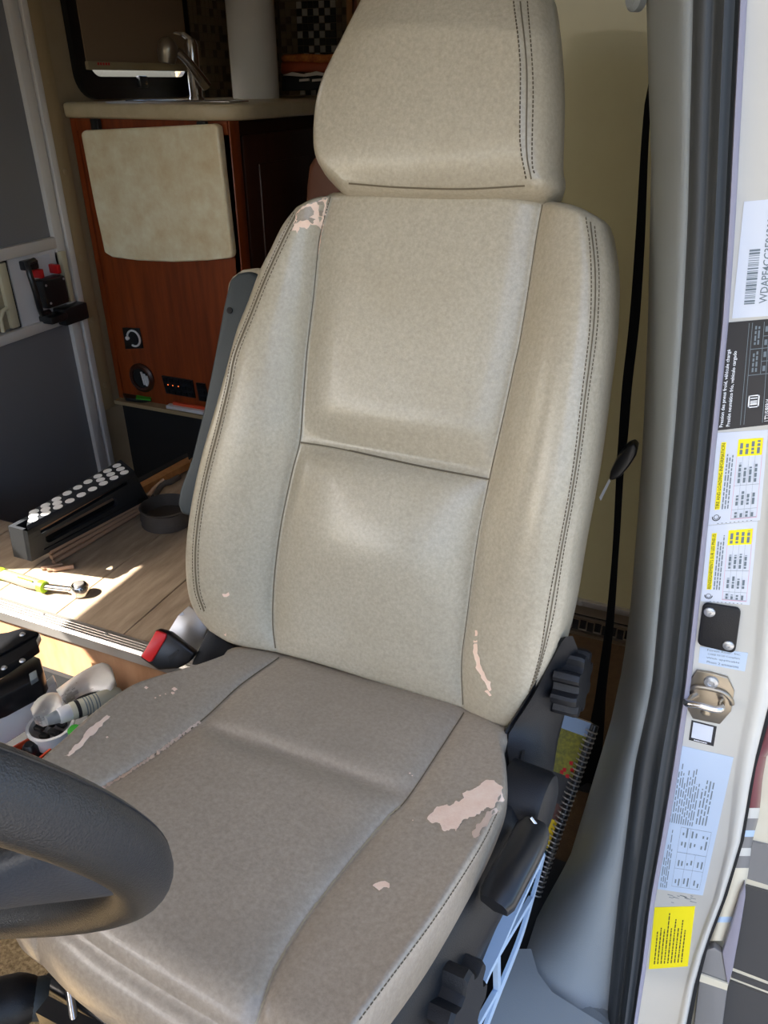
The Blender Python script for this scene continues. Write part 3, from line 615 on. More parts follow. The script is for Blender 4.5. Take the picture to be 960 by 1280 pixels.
stitches('stitching', istL, 'thread_dark', backrest, bvh=BVB); stitches('stitching', off(istL, 7, 1), 'thread_dark', backrest, .005, bvh=BVB)
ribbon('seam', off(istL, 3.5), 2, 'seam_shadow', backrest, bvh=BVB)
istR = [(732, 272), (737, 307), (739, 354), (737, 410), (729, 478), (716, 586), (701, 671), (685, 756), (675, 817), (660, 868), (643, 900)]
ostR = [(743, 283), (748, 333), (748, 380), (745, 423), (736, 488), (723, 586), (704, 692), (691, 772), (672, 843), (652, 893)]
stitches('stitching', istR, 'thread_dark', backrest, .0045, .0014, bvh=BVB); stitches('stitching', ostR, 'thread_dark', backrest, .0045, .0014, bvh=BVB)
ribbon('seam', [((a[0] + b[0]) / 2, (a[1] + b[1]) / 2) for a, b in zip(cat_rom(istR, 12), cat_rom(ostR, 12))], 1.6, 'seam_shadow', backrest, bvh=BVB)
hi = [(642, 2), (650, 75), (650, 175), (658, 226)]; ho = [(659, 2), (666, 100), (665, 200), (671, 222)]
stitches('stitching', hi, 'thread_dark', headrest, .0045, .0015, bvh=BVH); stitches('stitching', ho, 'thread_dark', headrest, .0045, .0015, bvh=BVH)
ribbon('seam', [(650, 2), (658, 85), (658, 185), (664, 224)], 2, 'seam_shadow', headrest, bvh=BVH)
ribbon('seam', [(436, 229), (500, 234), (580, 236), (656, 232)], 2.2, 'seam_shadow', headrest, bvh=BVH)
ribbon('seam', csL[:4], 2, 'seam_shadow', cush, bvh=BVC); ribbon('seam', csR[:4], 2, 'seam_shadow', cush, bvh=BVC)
ribbon('worn_seam', [(250, 902), (190, 946), (120, 991)], 4, 'seam_pink', cush, jag=.7, n=90, bvh=BVC)
ribbon('worn_seam', [(500, 1008), (485, 1022), (430, 1087), (380, 1152), (345, 1210), (326, 1262), (318, 1285)], 3, 'thread', cush, jag=.5, bvh=BVC)
stitches('stitching', [(622, 1014), (597, 1064), (545, 1145), (485, 1226), (445, 1280)], 'thread_dark', cush, .0045, bvh=BVC)
# peeled patches
def peel(px, n=3, jit=1.6, holes=(), bvh=None, m='foam', parent=None, lift=.0007):
    P = [A(*p) for p in px]
    for _ in range(n):
        Q = []
        for i in range(len(P)):
            a, b = P[i], P[(i + 1) % len(P)]; l = np.linalg.norm(b - a); Q += [a, (a + b) / 2 + RNG.normal(size=2) * min(jit, l * .14)]
        P = Q
    bm = bmesh.new(); vs = []
    for x, y in P:
        q, nn = hit(bvh, x, y, .0007)
        if q is None: continue
        vs.append(bm.verts.new(tuple(q)))
    if len(vs) < 3: bm.free(); return
    # fill with an interior grid so that the patch follows the curved skin
    xs = np.array(P); c = []
    x0, y0 = xs.min(0); x1, y1 = xs.max(0)
    for gx in np.arange(x0 + 5, x1, 9):
        for gy in np.arange(y0 + 5, y1, 9):
            ins = False; j = len(P) - 1
            for i in range(len(P)):
                if ((P[i][1] > gy) != (P[j][1] > gy)) and gx < (P[j][0] - P[i][0]) * (gy - P[i][1]) / (P[j][1] - P[i][1] + 1e-9) + P[i][0]: ins = not ins
                j = i
            if ins and min(np.linalg.norm(xs - A(gx, gy), axis=1)) > 3: c.append((gx, gy))
    from mathutils.geometry import delaunay_2d_cdt
    pts2 = [Vector(p) for p in P] + [Vector(p) for p in c]
    r = delaunay_2d_cdt(pts2, [(i, (i + 1) % len(P)) for i in range(len(P))], [list(range(len(P)))], 1, 1e-4)
    bm.free(); V = []; ok = []
    for v in r[0]:
        q, nn = hit(bvh, v[0], v[1], lift); ok.append(q is not None); V.append(q if q is not None else A(0, 0, 0))
    Fc = [tuple(f) for f in r[2] if all(ok[i] for i in f)]
    scrap = m == 'vinyl_seat'
    if Fc: return mk('vinyl_scrap' if scrap else 'peeled_patch', V, Fc, m, parent, smooth=True, label='leftover scrap of grey vinyl' if scrap else 'pale pink backing where the vinyl has peeled')
pc = lambda px, **k: peel(px, bvh=BVC, parent=cush, **k)
pc([(534, 1023), (545, 1010), (562, 1008), (580, 998), (578, 992), (590, 988), (604, 978), (618, 976), (628, 984), (630, 1000), (618, 1010), (608, 1010), (600, 1018), (590, 1022), (576, 1030), (570, 1040), (556, 1040), (550, 1030), (540, 1030)])
pc([(608, 1016), (620, 1010), (624, 1014), (600, 1040), (592, 1048), (590, 1040), (600, 1030)], m='seam_pink'); pc([(465, 1108), (472, 1104), (487, 1105), (486, 1111), (474, 1114)], n=2)
pc([(80, 946), (90, 936), (104, 922), (116, 908), (134, 894), (138, 896), (128, 908), (116, 920), (108, 926), (96, 938), (86, 946)], n=2, jit=1.2)
for x, y, r in ((183, 860, 3), (218, 862, 4), (216, 867, 2.5), (200, 870, 1.4), (194, 873, 1.4), (207, 868, 1.3), (134, 922, 2), (512, 967, 1.6), (515, 970, 1.2), (516, 1026, 1.3)):
    pc([(x - r, y), (x, y - r * .7), (x + r, y), (x, y + r * .7)], n=1, jit=.6)
pb = lambda px, **k: peel(px, bvh=BVB, parent=backrest, **k)
pb([(364, 288), (370, 268), (376, 262), (390, 255), (398, 251), (409, 248), (404, 270), (401, 292), (396, 282), (388, 280), (384, 286), (374, 284), (371, 292)], n=3, jit=1.4)
pb([(378, 262), (388, 258), (392, 264), (386, 272), (394, 274), (390, 280), (380, 276), (370, 280), (372, 268)], n=2, m='vinyl_seat', lift=.0013); 
pb([(396, 252), (402, 251), (403, 256), (397, 256)], n=1, m='vinyl_seat', lift=.0013); pb([(398, 264), (403, 264), (402, 270), (398, 269)], n=1, m='vinyl_seat', lift=.0013)
pb([(592, 806), (597, 804), (600, 822), (604, 838), (610, 850), (615, 862), (612, 864), (604, 850), (597, 838), (594, 824)], n=2, jit=1)
pb([(594, 788), (597, 788), (597, 795), (594, 795)], n=1, jit=.5); pb([(592, 800), (597, 800), (597, 803), (592, 803)], n=1, jit=.5); pb([(606, 864), (610, 862), (615, 869), (612, 870)], n=1, jit=.5)
pb([(278, 742), (286, 740), (287, 744), (280, 746)], n=1, jit=.6); pb([(280, 793), (283, 791), (283, 795)], n=1, jit=.4)
ribbon('worn_seam', [(411, 252), (403, 285), (399, 310), (397, 320)], 2, 'foam', backrest, jag=.5, n=40, bvh=BVB)
# folded armrest on the far side
ar = [(312, 338), (296, 341), (286, 350), (279, 380), (268, 440), (254, 510), (238, 575), (224, 612), (221, 630), (226, 643), (245, 648), (300, 600), (340, 480), (350, 360)]
AP = J - BN * .075
arm = prism('armrest', [onp(x, y, AP, BN) for x, y in ar], tuple(-BN * .03), 'grey_dark', seat, bevel=.006, seg=3, label='blue-grey plastic armrest folded up')
prism('armrest_pad', [onp(x, y, AP, BN) - BN * .012 for x, y in [(345, 333), (312, 332), (296, 334), (283, 343), (277, 352), (275, 375), (268, 430), (300, 430), (350, 400)]], tuple(-BN * .05), 'vinyl', arm, bevel=.008, seg=3)
lathe('screw_hole', onp(287, 388, AP + BN * .001, BN), tuple(BN), [(.0045, -.001), (.0045, .0008)], 'well_black', arm, k=14)
# black side cover, outboard
inn = [(700, 800, .44), (664, 868, .38), (640, 905, .345), (632, 925, .33), (636, 960, .325), (632, 990, .325), (616, 1030, .33), (590, 1075, .335), (538, 1155, .342), (478, 1238, .348), (436, 1296, .352), (400, 1356, .355)]
out_ = [(722, 808, .42), (706, 880, .34), (696, 920, .31), (690, 960, .29), (676, 1010, .28), (664, 1050, .28), (646, 1092, .28), (626, 1130, .285), (588, 1195, .29), (552, 1255, .295), (520, 1310, .30), (490, 1370, .30)]
rows = []
I = cat_rom(inn, 40); O = cat_rom(out_, 40)
for i, o_ in zip(I, O):
    p = onz(*i); q = onz(*o_); m_ = p * .35 + q * .65 + A(0, 0, .012)
    rows.append([p - A(0, 0, .05) - A(.01, 0, 0), p - A(.003, 0, .012), p + A(.002, 0, -.003), p * .7 + q * .3 + A(0, 0, .008), m_, q + A(0, 0, -.002), q + A(.002, 0, -.012), q + A(-.001, 0, -.035), q + A(-.006, 0, -.06)])
slab('side_cover', rows, (-.006, 0, -.004), 'black_plastic', seat, smooth=True, ang=60)
sc_ = bpy.data.objects['side_cover']
prism('slot', [onz(x, y, .32) for x, y in ((652, 942), (656, 942), (651, 974), (647, 974))], (0, 0, .006), 'well_black', sc_)
# lumbar wheel at the recliner
def scallop(name, c, axis, r, h, nteeth, m, parent, amp=.14, k=72):
    c = A(*c); ax = A(*axis); ax /= np.linalg.norm(ax); e = np.cross(ax, A(0, 0, 1)); e /= np.linalg.norm(e); f = np.cross(ax, e)
    def ring(rr, hh, am): return [c + ax * hh + rr * (1 + am * math.tanh(3 * math.cos(nteeth * a))) * (math.cos(a) * e + math.sin(a) * f) for a in np.linspace(0, 2 * np.pi, k, endpoint=False)]
    V, Fc = loft([ring(r, 0, amp), ring(r, h * .85, amp), ring(r * .94, h, amp), ring(r * .6, h, 0)]); return mk(name, V, Fc, m, parent, smooth=True, ang=35)
scallop('lumbar_wheel', onz(700, 848, .37), (1, -.08, .1), .036, .03, 8, 'black_plastic', seat)
# pivot cover disc + recline lever
pc_ = onz(664, 1004, .30)
lathe('pivot_cover', pc_, (1, -.12, .05), [(.040, -.03), (.040, .012), (.037, .018), (.030, .021), (.0, .022)], 'black_plastic', seat, k=36)
lv = cat_rom([tuple(onz(668, 1034, .325)) , tuple(onz(655, 1062, .33)), tuple(onz(634, 1100, .33)), tuple(onz(617, 1132, .325))], 14)
rings = []
for i, p in enumerate(lv):
    t = lv[min(i + 1, 13)] - lv[max(i - 1, 0)]; t /= np.linalg.norm(t); sd = np.cross(t, ZV); sd /= np.linalg.norm(sd); up = np.cross(sd, t); wv = .0175 if 0 < i < 13 else .014
    if up[2] < 0: up = -up
    rings.append([p + sd * wv * cx + up * .010 * cy for cx, cy in ((1, -.6), (1, .5), (.7, 1), (0, 1.15), (-.7, 1), (-1, .5), (-1, -.6), (0, -1.2))])
V, Fc = loft(rings); mk('recline_lever', V, Fc, 'black_smooth', seat, smooth=True, ang=50)
tube('lever_pin', [onz(663, 1022, .34), onz(670, 1031, .335)], .0022, 'chrome', seat)
scallop('height_knob', onz(553, 1256, .27), (1, -.1, .12), .041, .026, 7, 'black_plastic', seat)
# metal seat base with triangular openings, sky light painted in as pale blue
fl_l = [(676, 1064), (655, 1100), (631, 1137), (602, 1204), (587, 1246), (573, 1282), (548, 1340)]
fl_r = [(681, 1066), (665, 1100), (646, 1142), (625, 1190), (608, 1225), (590, 1282), (566, 1345)]
bo_r = [(682, 1070), (671, 1112), (656, 1165), (642, 1204), (626, 1244), (611, 1284), (588, 1350)]
a_, b_, c_ = cat_rom(fl_l, 16), cat_rom(fl_r, 16), cat_rom(bo_r, 16)
base = slab('seat_base', [[onz(*p, .13), onz(*q, .132)] for p, q in zip(a_, b_)], (0, 0, -.012), 'sky_tint_metal', seat, label='metal seat base with sky light painted in as pale blue')
def bs(i, s): return (1 - s) * onz(*b_[i], .125) + s * onz(*c_[i], .02)
rows = [[bs(i, s) for s in (0, .08)] for i in range(16)]; slab('top_rail', rows, (-.004, 0, 0), 'sky_tint_metal', base)
rows = [[bs(i, s) for s in (.82, 1)] for i in range(16)]; slab('bottom_rail', rows, (-.004, 0, 0), 'sky_tint_metal', base)
slab('inner_panel', [[bs(i, s) + A(-.02, 0, 0) for s in (0, 1)] for i in range(16)], (-.004, 0, 0), 'black_smooth', base)
for i0, s0, i1, s1 in ((3, .82, 7, .05), (7, .05, 9, .82), (9, .82, 14, .05)):
    p, q = bs(i0, s0), bs(i1, s1); d = A(0, .006, .0); slab('brace', [[p - d, p + d], [q - d, q + d]], (-.006, 0, 0), 'sky_tint_metal', base)
slab('front_strip', [[bs(i, s) for s in (0, 1)] for i in (0, 1)], (-.004, 0, 0), 'sky_tint_metal', base)
box('box_body', (-.52, .40, ZCAB), (-.12, .74, .22), 'black_smooth', seat)
# front frame under the cushion at bottom left
box('front_bar', (-.50, .262, .14), (-.2, .28, .165), 'black_smooth', seat)
tube('chrome_rod', [dep(86, 1230, .80), dep(97, 1300, .78)], .0045, 'chrome', seat); tube('frame_tube', [dep(98, 1235, .88), dep(110, 1310, .86)], .008, 'black_smooth', seat)
tube('frame_tube', [dep(60, 1226, .9), dep(92, 1245, .88), dep(170, 1300, .84)], .010, 'black_smooth', seat)
for y in (.36, .66): box('slide_rail', (-.56, y - .1, ZCAB), (-.52, y + .1, ZCAB + .06), 'black_smooth', seat)

# ------------------------------------------------------------------ seat belt
belt = empty('seat_belt', (-.06, 1.0, -.2), 'black seat belt hanging beside the grey pillar trim', 'seat belt')
bl = cat_rom([(812, 100, 1.02), (806, 180, 1.02), (800, 300, 1.03), (793, 400, 1.04), (784, 480, 1.05), (779, 545, 1.06), (775, 590, 1.06), (770, 680, 1.08), (762, 780, 1.10), (753, 850, 1.10), (747, 900, 1.10), (738, 960, 1.1), (725, 1010, 1.1)], 60)
bw_ = lambda y: float(np.interp(y, [100, 130, 300, 400, 540, 600, 700, 800, 870, 920, 960, 1010], [1, 8, 12, 13, 12, 9, 8, 11, 13, 20, 24, 20]))
slab('webbing', [[ony(x - bw_(y) / 2, y, Y), ony(x + bw_(y) / 2, y, Y + .012)] for x, y, Y in bl], (.0, .0015, 0), 'webbing', belt, smooth=True, ang=60)
gd = [(761, 600), (763, 590), (772, 572), (784, 558), (792, 555), (797, 560), (795, 570), (786, 584), (776, 596), (766, 601)]
prism('guide_clip', [ony(x, y, 1.045) for x, y in gd], (0, .022, 0), 'black_smooth', belt, bevel=.004, seg=3)
prism('paper_tab', [ony(x, y, 1.06) for x, y in ((749, 622), (751, 626), (763, 602), (761, 599))], (0, .002, 0), 'sticker_white', belt)
lathe('retractor', ony(728, 985, 1.12), (0, -1, .2), [(.03, -.03), (.034, 0), (.03, .02), (.0, .024)], 'black_smooth', belt)
# spiral-bound book behind the seat base
def bk(x, y, d=1.3): return dep(x, y, d)
book = empty('spiral_book', bk(665, 1145), 'spiral-bound book with autumn tree cover wedged between seat and pillar', 'book')
T0, T1, B1, B0 = bk(640, 868), bk(744, 906), bk(660, 1150), bk(556, 1112)
bm_ = lambda u, v, h=0: ((1 - u) * (1 - v) * B0 + u * (1 - v) * B1 + u * v * T1 + (1 - u) * v * T0) - FW * h
prism('pages', [bm_(0, 0), bm_(.97, 0), bm_(.97, 1), bm_(0, 1)], tuple(FW * .012), 'page', book)
for v0, v1, m in ((.93, 1, 'book_sky'), (.72, .93, 'book_tree'), (.58, .72, 'book_dark'), (.50, .58, 'book_brown'), (.36, .50, 'book_yellow'), (0, .36, 'book_blue')):
    prism('cover_picture', [bm_(0, v0), bm_(.97, v0), bm_(.97, v1), bm_(0, v1)], tuple(-FW * .0012), m, book)
rr = []
for k in range(8): u, v = random.uniform(.5, .95), random.uniform(.70, .78); rr.append((u, v))
V, Fc = merge([([bm_(u, v, .0014), bm_(u + .04, v, .0014), bm_(u + .03, v + .02, .0014), bm_(u - .01, v + .015, .0014)], [(0, 1, 2, 3)]) for u, v in rr]); mk('red_leaves', V, Fc, 'red', book, recalc=False)
V, Fc = merge([([bm_(u, v, .0014), bm_(u + .05, v, .0014), bm_(u + .05, v + .007, .0014), bm_(u, v + .007, .0014)], [(0, 1, 2, 3)]) for v in (.665, .685) for u in (.52, .60, .68)]); mk('cover_print', V, Fc, 'sticker_text', book, recalc=False)
for k in range(40):
    v = .015 + .975 * k / 40; c = bm_(.975, v, .004); ex = T1 - T0; ex = ex / np.linalg.norm(ex)
    tube('coil_ring', [c + .0095 * (math.cos(a) * ex + math.sin(a) * FW) for a in np.linspace(0, 2 * np.pi, 11)], .0014, 'alu', book, k=5)
tube('coil_spine', [bm_(.99, 0, .004), bm_(.99, 1, .004)], .007, 'black_smooth', book, k=8)

# ------------------------------------------------------------------ steering wheel
wc = A(-.3628, .0821, .723) + RV * .004 - UP * .003; th, ph = .4352, -.3691
wn = A(math.sin(ph) * math.cos(th), math.cos(ph) * math.cos(th), math.sin(th)); e1 = np.cross(wn, ZV); e1 /= np.linalg.norm(e1); e2 = np.cross(e1, wn)
wheel = empty('steering_wheel', wc - ZV * .19, 'black leather steering wheel rim cutting across the lower left corner', 'steering wheel')
cp = lambda a, r=.19, h=0: wc + r * (math.cos(a) * e1 + math.sin(a) * e2) + wn * h
rings = []
for a in np.linspace(0, 2 * np.pi, 120, endpoint=False):
    rd = math.cos(a) * e1 + math.sin(a) * e2
    rings.append([cp(a) + .0148 * (math.cos(b) * rd + 1.0 * math.sin(b) * wn) for b in np.linspace(0, 2 * np.pi, 24, endpoint=False)])
rings.append(rings[0]); V, Fc = loft(rings, caps=False); rim = mk('rim', V, Fc, 'wheel_leather', wheel, smooth=True)
tube('rim_seam', [cp(a, .19 + .0148 * math.cos(.75), .0148 * math.sin(.75)) for a in np.linspace(0, 2 * np.pi, 100)], .0006, 'black_smooth', rim, k=5)
for a in (0.0, math.pi, -math.pi / 2):
    rings = []
    for q_ in np.linspace(.25, .985, 12):
        wd_ = .034 - .016 * math.sin(math.pi * min(1, q_ * 1.05)) + .012 * max(0, q_ - .8) / .2; tk = .011
        tg = -math.sin(a) * e1 + math.cos(a) * e2
        rings.append([cp(a, .19 * q_, -.024 + .022 * q_ ** 2) + tg * wd_ * math.cos(b) + wn * tk * math.sin(b) for b in np.linspace(0, 2 * np.pi, 20, endpoint=False)])
    V, Fc = loft(rings); mk('spoke', V, Fc, 'wheel_hub', wheel, smooth=True)
lathe('hub', wc - wn * .05, tuple(wn), [(.05, 0), (.078, .015), (.08, .035), (.07, .046), (.04, .052), (.0, .053)], 'wheel_hub', wheel, k=32)
tube('column', [wc - wn * .05, wc - wn * .42], .03, 'black_smooth', wheel)
# hand brake lever beside the seat
hb = empty('hand_brake', dep(20, 1270, .9), 'black hand brake grip with a rounded button end at the bottom left', 'brake lever')
hp = cat_rom([tuple(dep(-150, 1310, .78)), tuple(dep(-60, 1278, .80)), tuple(dep(0, 1258, .82)), tuple(dep(30, 1250, .83)), tuple(dep(48, 1248, .835))], 24)
tube('grip', hp, [.026 + .003 * math.sin(i / 23 * 3) if i < 21 else .027 - .0015 * (i - 20) ** 1.5 for i in range(24)], 'black_plastic', hb, k=20)
lathe('button', hp[-1], tuple(hp[-1] - hp[-2]), [(.021, -.006), (.0215, .004), (.019, .010), (.010, .006), (.0, .004)], 'grey_dark', hb, k=24)
tube('lever_arm', [hp[0], dep(-230, 1420, .9)], .012, 'black_smooth', hb)

# ------------------------------------------------------------------ entry door
DX = XW - .006
door = empty('door_1', (DX, 1.6, -.6), 'grey entry door with white aluminium frame bars and a black latch', 'door'); door['kind'] = 'structure'
def dp(name, y0, z0, y1, z1, m, t=.02, x=DX, par=None, **k): return box(name, (x - .012, y0, z0), (x + t - .012, y1, z1), m, par or door, **k)
dp('panel', DY0 + .01, .56, DY1 - .045, 1.5, 'door_grey', .012); dp('panel', DY0 + .01, -.58, DY1 - .045, .33, 'door_grey', .012)
dp('stile', DY1 - .05, -.58, DY1 - .012, 1.5, 'door_frame', .028, bevel=.003); dp('jamb_strip', DY1 - .006, -.6, DY1 + .018, 1.5, 'door_frame', .034, bevel=.003)
dp('gasket', DY1 - .013, -.6, DY1 - .005, 1.5, 'black_smooth', .014)
dp('stile', DY0, -.58, DY0 + .03, 1.5, 'door_frame', .028); dp('crossbar', DY0 + .03, .545, DY1 - .048, .578, 'door_frame', .03, bevel=.003); dp('crossbar', DY0 + .03, .315, DY1 - .048, .345, 'door_frame', .03, bevel=.003)
dp('latch_plate', 1.70, .345, DY1 - .05, .545, 'white_plate', .016)
dp('leak_panel', DY0 + .01, .32, DY1 - .045, .57, 'door_grey', .004)  # panel added behind the pane to stop sunlight leaking through
dp('sliding_pane', DY0 + .03, .352, 1.68, .535, 'smoke_pane', .014); dp('pane_frame', 1.655, .352, 1.685, .540, 'door_plastic', .026, bevel=.003); dp('pane_gap', 1.685, .348, 1.692, .545, 'well_black', .02)
# curved handle of the sliding pane
tube('pane_pull', [(DX + .012, 1.62, .352), (DX + .012, 1.622, .39), (DX + .012, 1.635, .41), (DX + .012, 1.655, .415)], .006, 'door_plastic', door, k=8)
lt = dp('latch', 1.775, .385, 1.868, .470, 'black_smooth', .045, x=DX + .012, bevel=.006, label='black door latch')
tube('pull_handle', [(DX + .03, 1.775, .53), (DX + .035, 1.74, .528), (DX + .045, 1.733, .50), (DX + .05, 1.735, .45), (DX + .045, 1.742, .40), (DX + .035, 1.755, .375), (DX + .03, 1.79, .372)], .009, 'black_smooth', door, k=8)
dp('latch_top', 1.74, .505, 1.785, .532, 'black_smooth', .035, x=DX + .012, bevel=.004)
for y in (1.787, 1.857): dp('red_tab', y - .009, .476, y + .006, .503, 'red', .04, x=DX + .012, bevel=.003)
dp('decal', 1.80, .47, 1.86, .532, 'sticker_white', .006, x=DX + .012)
V, Fc = merge([(boxv((DX + .0155, 1.803 + random.random() * .05, .475 + random.random() * .05), (DX + .0165, 1.806 + random.random() * .05, .479 + random.random() * .05)), BF) for _ in range(0)] or [([(0, 0, 0)], [])])
for z, y in ((.455, 1.785), (.40, 1.79), (.46, 1.86)): lathe('screw', (DX + .045, y, z), (1, 0, 0), [(.004, 0), (.003, .002)], 'screw', lt, k=10)
dp('dead_bolt', 1.83, .318, 1.935, .372, 'black_smooth', .05, x=DX + .012, bevel=.006); dp('bolt_lever', 1.768, .338, 1.84, .362, 'black_smooth', .055, x=DX + .012, bevel=.006)
dp('strike_strip', 1.885, .38, 1.905, .535, 'door_plastic', .03, x=DX + .012, bevel=.003)
# grab bump at far left
tube('grab_handle', [(DX + .01, 1.50, .79), (DX + .05, 1.505, .80), (DX + .055, 1.51, .86), (DX + .05, 1.51, .93), (DX + .01, 1.505, .94)], .012, 'door_grey', door, k=8)

# ------------------------------------------------------------------ kitchen window
win = empty('window_1', (XW, 2.39, WZ0), 'black framed kitchen window with a beige pull-down shade', 'window'); win['kind'] = 'structure'
wcx, wcz = (WY0 + WY1) / 2, (WZ0 + WZ1) / 2 - .0
o1 = rrect((XW + .006, wcx, wcz), (0, 1, 0), (0, 0, 1), WY1 - WY0 + .05, WZ1 - WZ0 + .05, .075, 8); i1 = rrect((XW + .006, wcx + .01, wcz + .012), (0, 1, 0), (0, 0, 1), WY1 - WY0 - .05, WZ1 - WZ0 - .05, .045, 8)
n = len(o1); V = o1 + i1 + [p + A(.02, 0, 0) for p in o1] + [p + A(.016, 0, 0) for p in i1]
Fc = []
for i in range(n):
    j = (i + 1) % n; Fc += [(i, j, n + j, n + i), (2 * n + i, 2 * n + j, 3 * n + j, 3 * n + i), (i, j, 2 * n + j, 2 * n + i), (n + i, n + j, 3 * n + j, 3 * n + i)]
mk('frame', V, Fc, 'window_black', win, smooth=True, ang=40)
box('pane', (XW - .03, WY0 - .01, WZ0 - .01), (XW - .026, WY1 + .01, WZ1 + .01), 'sky_slit', win)
sh = box('shade', (XW + .024, WY0 + .02, WZ0 + .068), (XW + .028, WY1 - .005, WZ1), 'shade', win); box('bottom_rail', (XW + .022, WY0 + .015, WZ0 + .055), (XW + .036, WY1 + .01, WZ0 + .078), 'shade_rail', win, bevel=.003)
boxes('rail_print', [((XW + .0362, 2.17 + .012 * k, WZ0 + .068), (XW + .0366, 2.178 + .012 * k, WZ0 + .075)) for k in range(5)], 'red', win)
box('latch', (XW + .02, 2.36, WZ0 + .005), (XW + .04, 2.40, WZ0 + .04), 'black_smooth', win, bevel=.004); lathe('latch_knob', (XW + .04, 2.38, WZ0 + .02), (1, 0, 0), [(.006, 0), (.006, .008), (.003, .01)], 'chrome', win, k=10)

# ------------------------------------------------------------------ kitchen
XA = -1.345
kc = empty('kitchen_cabinet', (-1.62, 2.7, 0), 'cherry wood kitchen base cabinet with a plain end panel beside the entry', 'cabinet')
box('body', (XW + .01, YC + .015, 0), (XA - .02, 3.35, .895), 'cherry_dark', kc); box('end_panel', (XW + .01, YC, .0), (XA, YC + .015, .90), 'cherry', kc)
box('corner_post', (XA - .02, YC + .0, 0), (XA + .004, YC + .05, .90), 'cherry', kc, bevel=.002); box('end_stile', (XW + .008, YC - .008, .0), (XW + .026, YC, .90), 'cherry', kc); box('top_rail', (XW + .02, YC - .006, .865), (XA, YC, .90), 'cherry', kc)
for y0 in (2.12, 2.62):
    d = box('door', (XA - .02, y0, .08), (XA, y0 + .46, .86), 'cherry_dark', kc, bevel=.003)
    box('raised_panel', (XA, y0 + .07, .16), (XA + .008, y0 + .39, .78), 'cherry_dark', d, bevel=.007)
# worktop
ct = [(XW + .005, YC - .03), (XA - .07, YC - .03)] + [(XA - .07 + .11 * math.sin(a), YC + .08 - .11 * math.cos(a)) for a in np.linspace(.15, 1.57, 8)] + [(XA + .04, 3.35), (XW + .005, 3.35)]
prism('countertop', [(x, y, .90) for x, y in ct], (0, 0, .042), 'counter', bevel=.012, seg=3, label='beige stone-look countertop on the kitchen cabinet', cat='countertop')
# drop leaf on the end panel
fx = [(100, 167), (104, 163), (266, 155), (272, 158), (282, 250), (290, 318), (288, 323), (260, 326), (215, 328), (170, 326), (140, 322), (130, 316), (118, 260)]
leaf = prism('drop_leaf', [ony(x, y, YC - .040) for x, y in fx], (0, .03, 0), 'laminate', bevel=.010, seg=3, label='cream marbled drop-leaf counter hanging on the cherry end panel', cat='drop leaf')
for x in (-1.80, -1.42): box('hinge', (x - .015, YC - .024, .862), (x + .015, YC - .009, .899), 'black_smooth', leaf, bevel=.002)
# fittings on the end panel
e = empty('power_socket', ony(167, 440, YC), 'small black wall socket with a white ring on the cherry panel', 'socket')
prism('plate', [ony(x, y, YC) for x, y in ((154, 409), (175, 410), (180, 435), (158, 436))], (0, -.006, 0), 'black_smooth', e, bevel=.002)
c0 = ony(167, 423, YC - .008); tube('ring', [c0 + A(.026 * math.cos(a), 0, .027 * math.sin(a)) for a in np.linspace(-2.0, 2.9, 26)], .0035, 'white_plate', e, k=6); lathe('cap', c0 + A(-.026, 0, -.002), (0, -1, 0), [(.007, -.003), (.007, .004), (.004, .006)], 'white_plate', e, k=12)
e = empty('speaker_grille', ony(180, 495, YC), 'round brown speaker vent with pale slats low on the cherry panel', 'vent')
c0 = ony(178, 472, YC); lathe('ring', c0, (0, -1, 0), [(.052, 0), (.052, .006), (.044, .012), (.036, .010), (.036, .002)], 'cherry_dark', e, k=28); lathe('recess', c0, (0, -1, 0), [(.037, 0), (.037, .004)], 'well_black', e, k=24)
for k, dx in enumerate((.006, .016, .026)): prism('slat', [c0 + A(dx + x_, -.006, z_) for x_, z_ in ((-.004, .024 - .006 * k), (.003, .024 - .006 * k), (.010, -.022 - .003 * k), (.003, -.022 - .003 * k))], (0, -.004, 0), 'white_plate', e)
def keypad(q, nu, nv, label, leds):
    P = [ony(x, y, YC) for x, y in q]; mpq = lambda u, v, h=0: (1 - u) * (1 - v) * P[0] + u * (1 - v) * P[1] + u * v * P[2] + (1 - u) * v * P[3] + A(0, -h, 0)
    e = empty('switch_panel', mpq(.5, 0), label, 'switch panel'); prism('plate', [mpq(0, 0), mpq(1, 0), mpq(1, 1), mpq(0, 1)], (0, -.006, 0), 'black_smooth', e)
    for i in range(nu):
        for j in range(nv):
            u0, v0 = (i + .2) / nu, (j + .2) / nv; u1, v1 = (i + .8) / nu, (j + .75) / nv
            prism('button', [mpq(u0, v0, .006), mpq(u1, v0, .006), mpq(u1, v1, .006), mpq(u0, v1, .006)], (0, -.004, 0), 'led_orange' if (i, j) in leds else 'black_plastic', e)
keypad([(209, 491), (245, 497), (241, 475), (203, 469)], 5, 3, 'black switch panel with rows of buttons on the cherry panel', ())
for x, y in ((210, 481), (216, 482), (223, 483)): lathe('indicator', ony(x, y, YC - .010), (0, -1, 0), [(.0025, 0), (.002, .001)], 'led_orange', bpy.data.objects['switch_panel'], k=8)
keypad([(250, 500), (262, 502), (257, 479), (246, 478)], 1, 3, 'narrow black switch panel half hidden by the seat armrest', ())
bpy.data.objects['switch_panel.001']
rd = box('ledge_board', (-1.68, YC - .035, .002), (-1.36, YC - .010, .014), 'white_plate', bevel=.002, label='white and red ledge strip lying at the foot of the cherry panel', cat='ledge')
box('red_strip', (-1.66, YC - .02, .014), (-1.36, YC - .010, .024), 'orange_red', rd)
box('trim_7', (XW + .01, YC - .04, -.012), (XA, YC - .001, .001), 'wall_trim', kind='structure')
e = empty('folding_tool', onz(170, 503, .01), 'dark folding tool with a green insert on the ledge', 'tool')
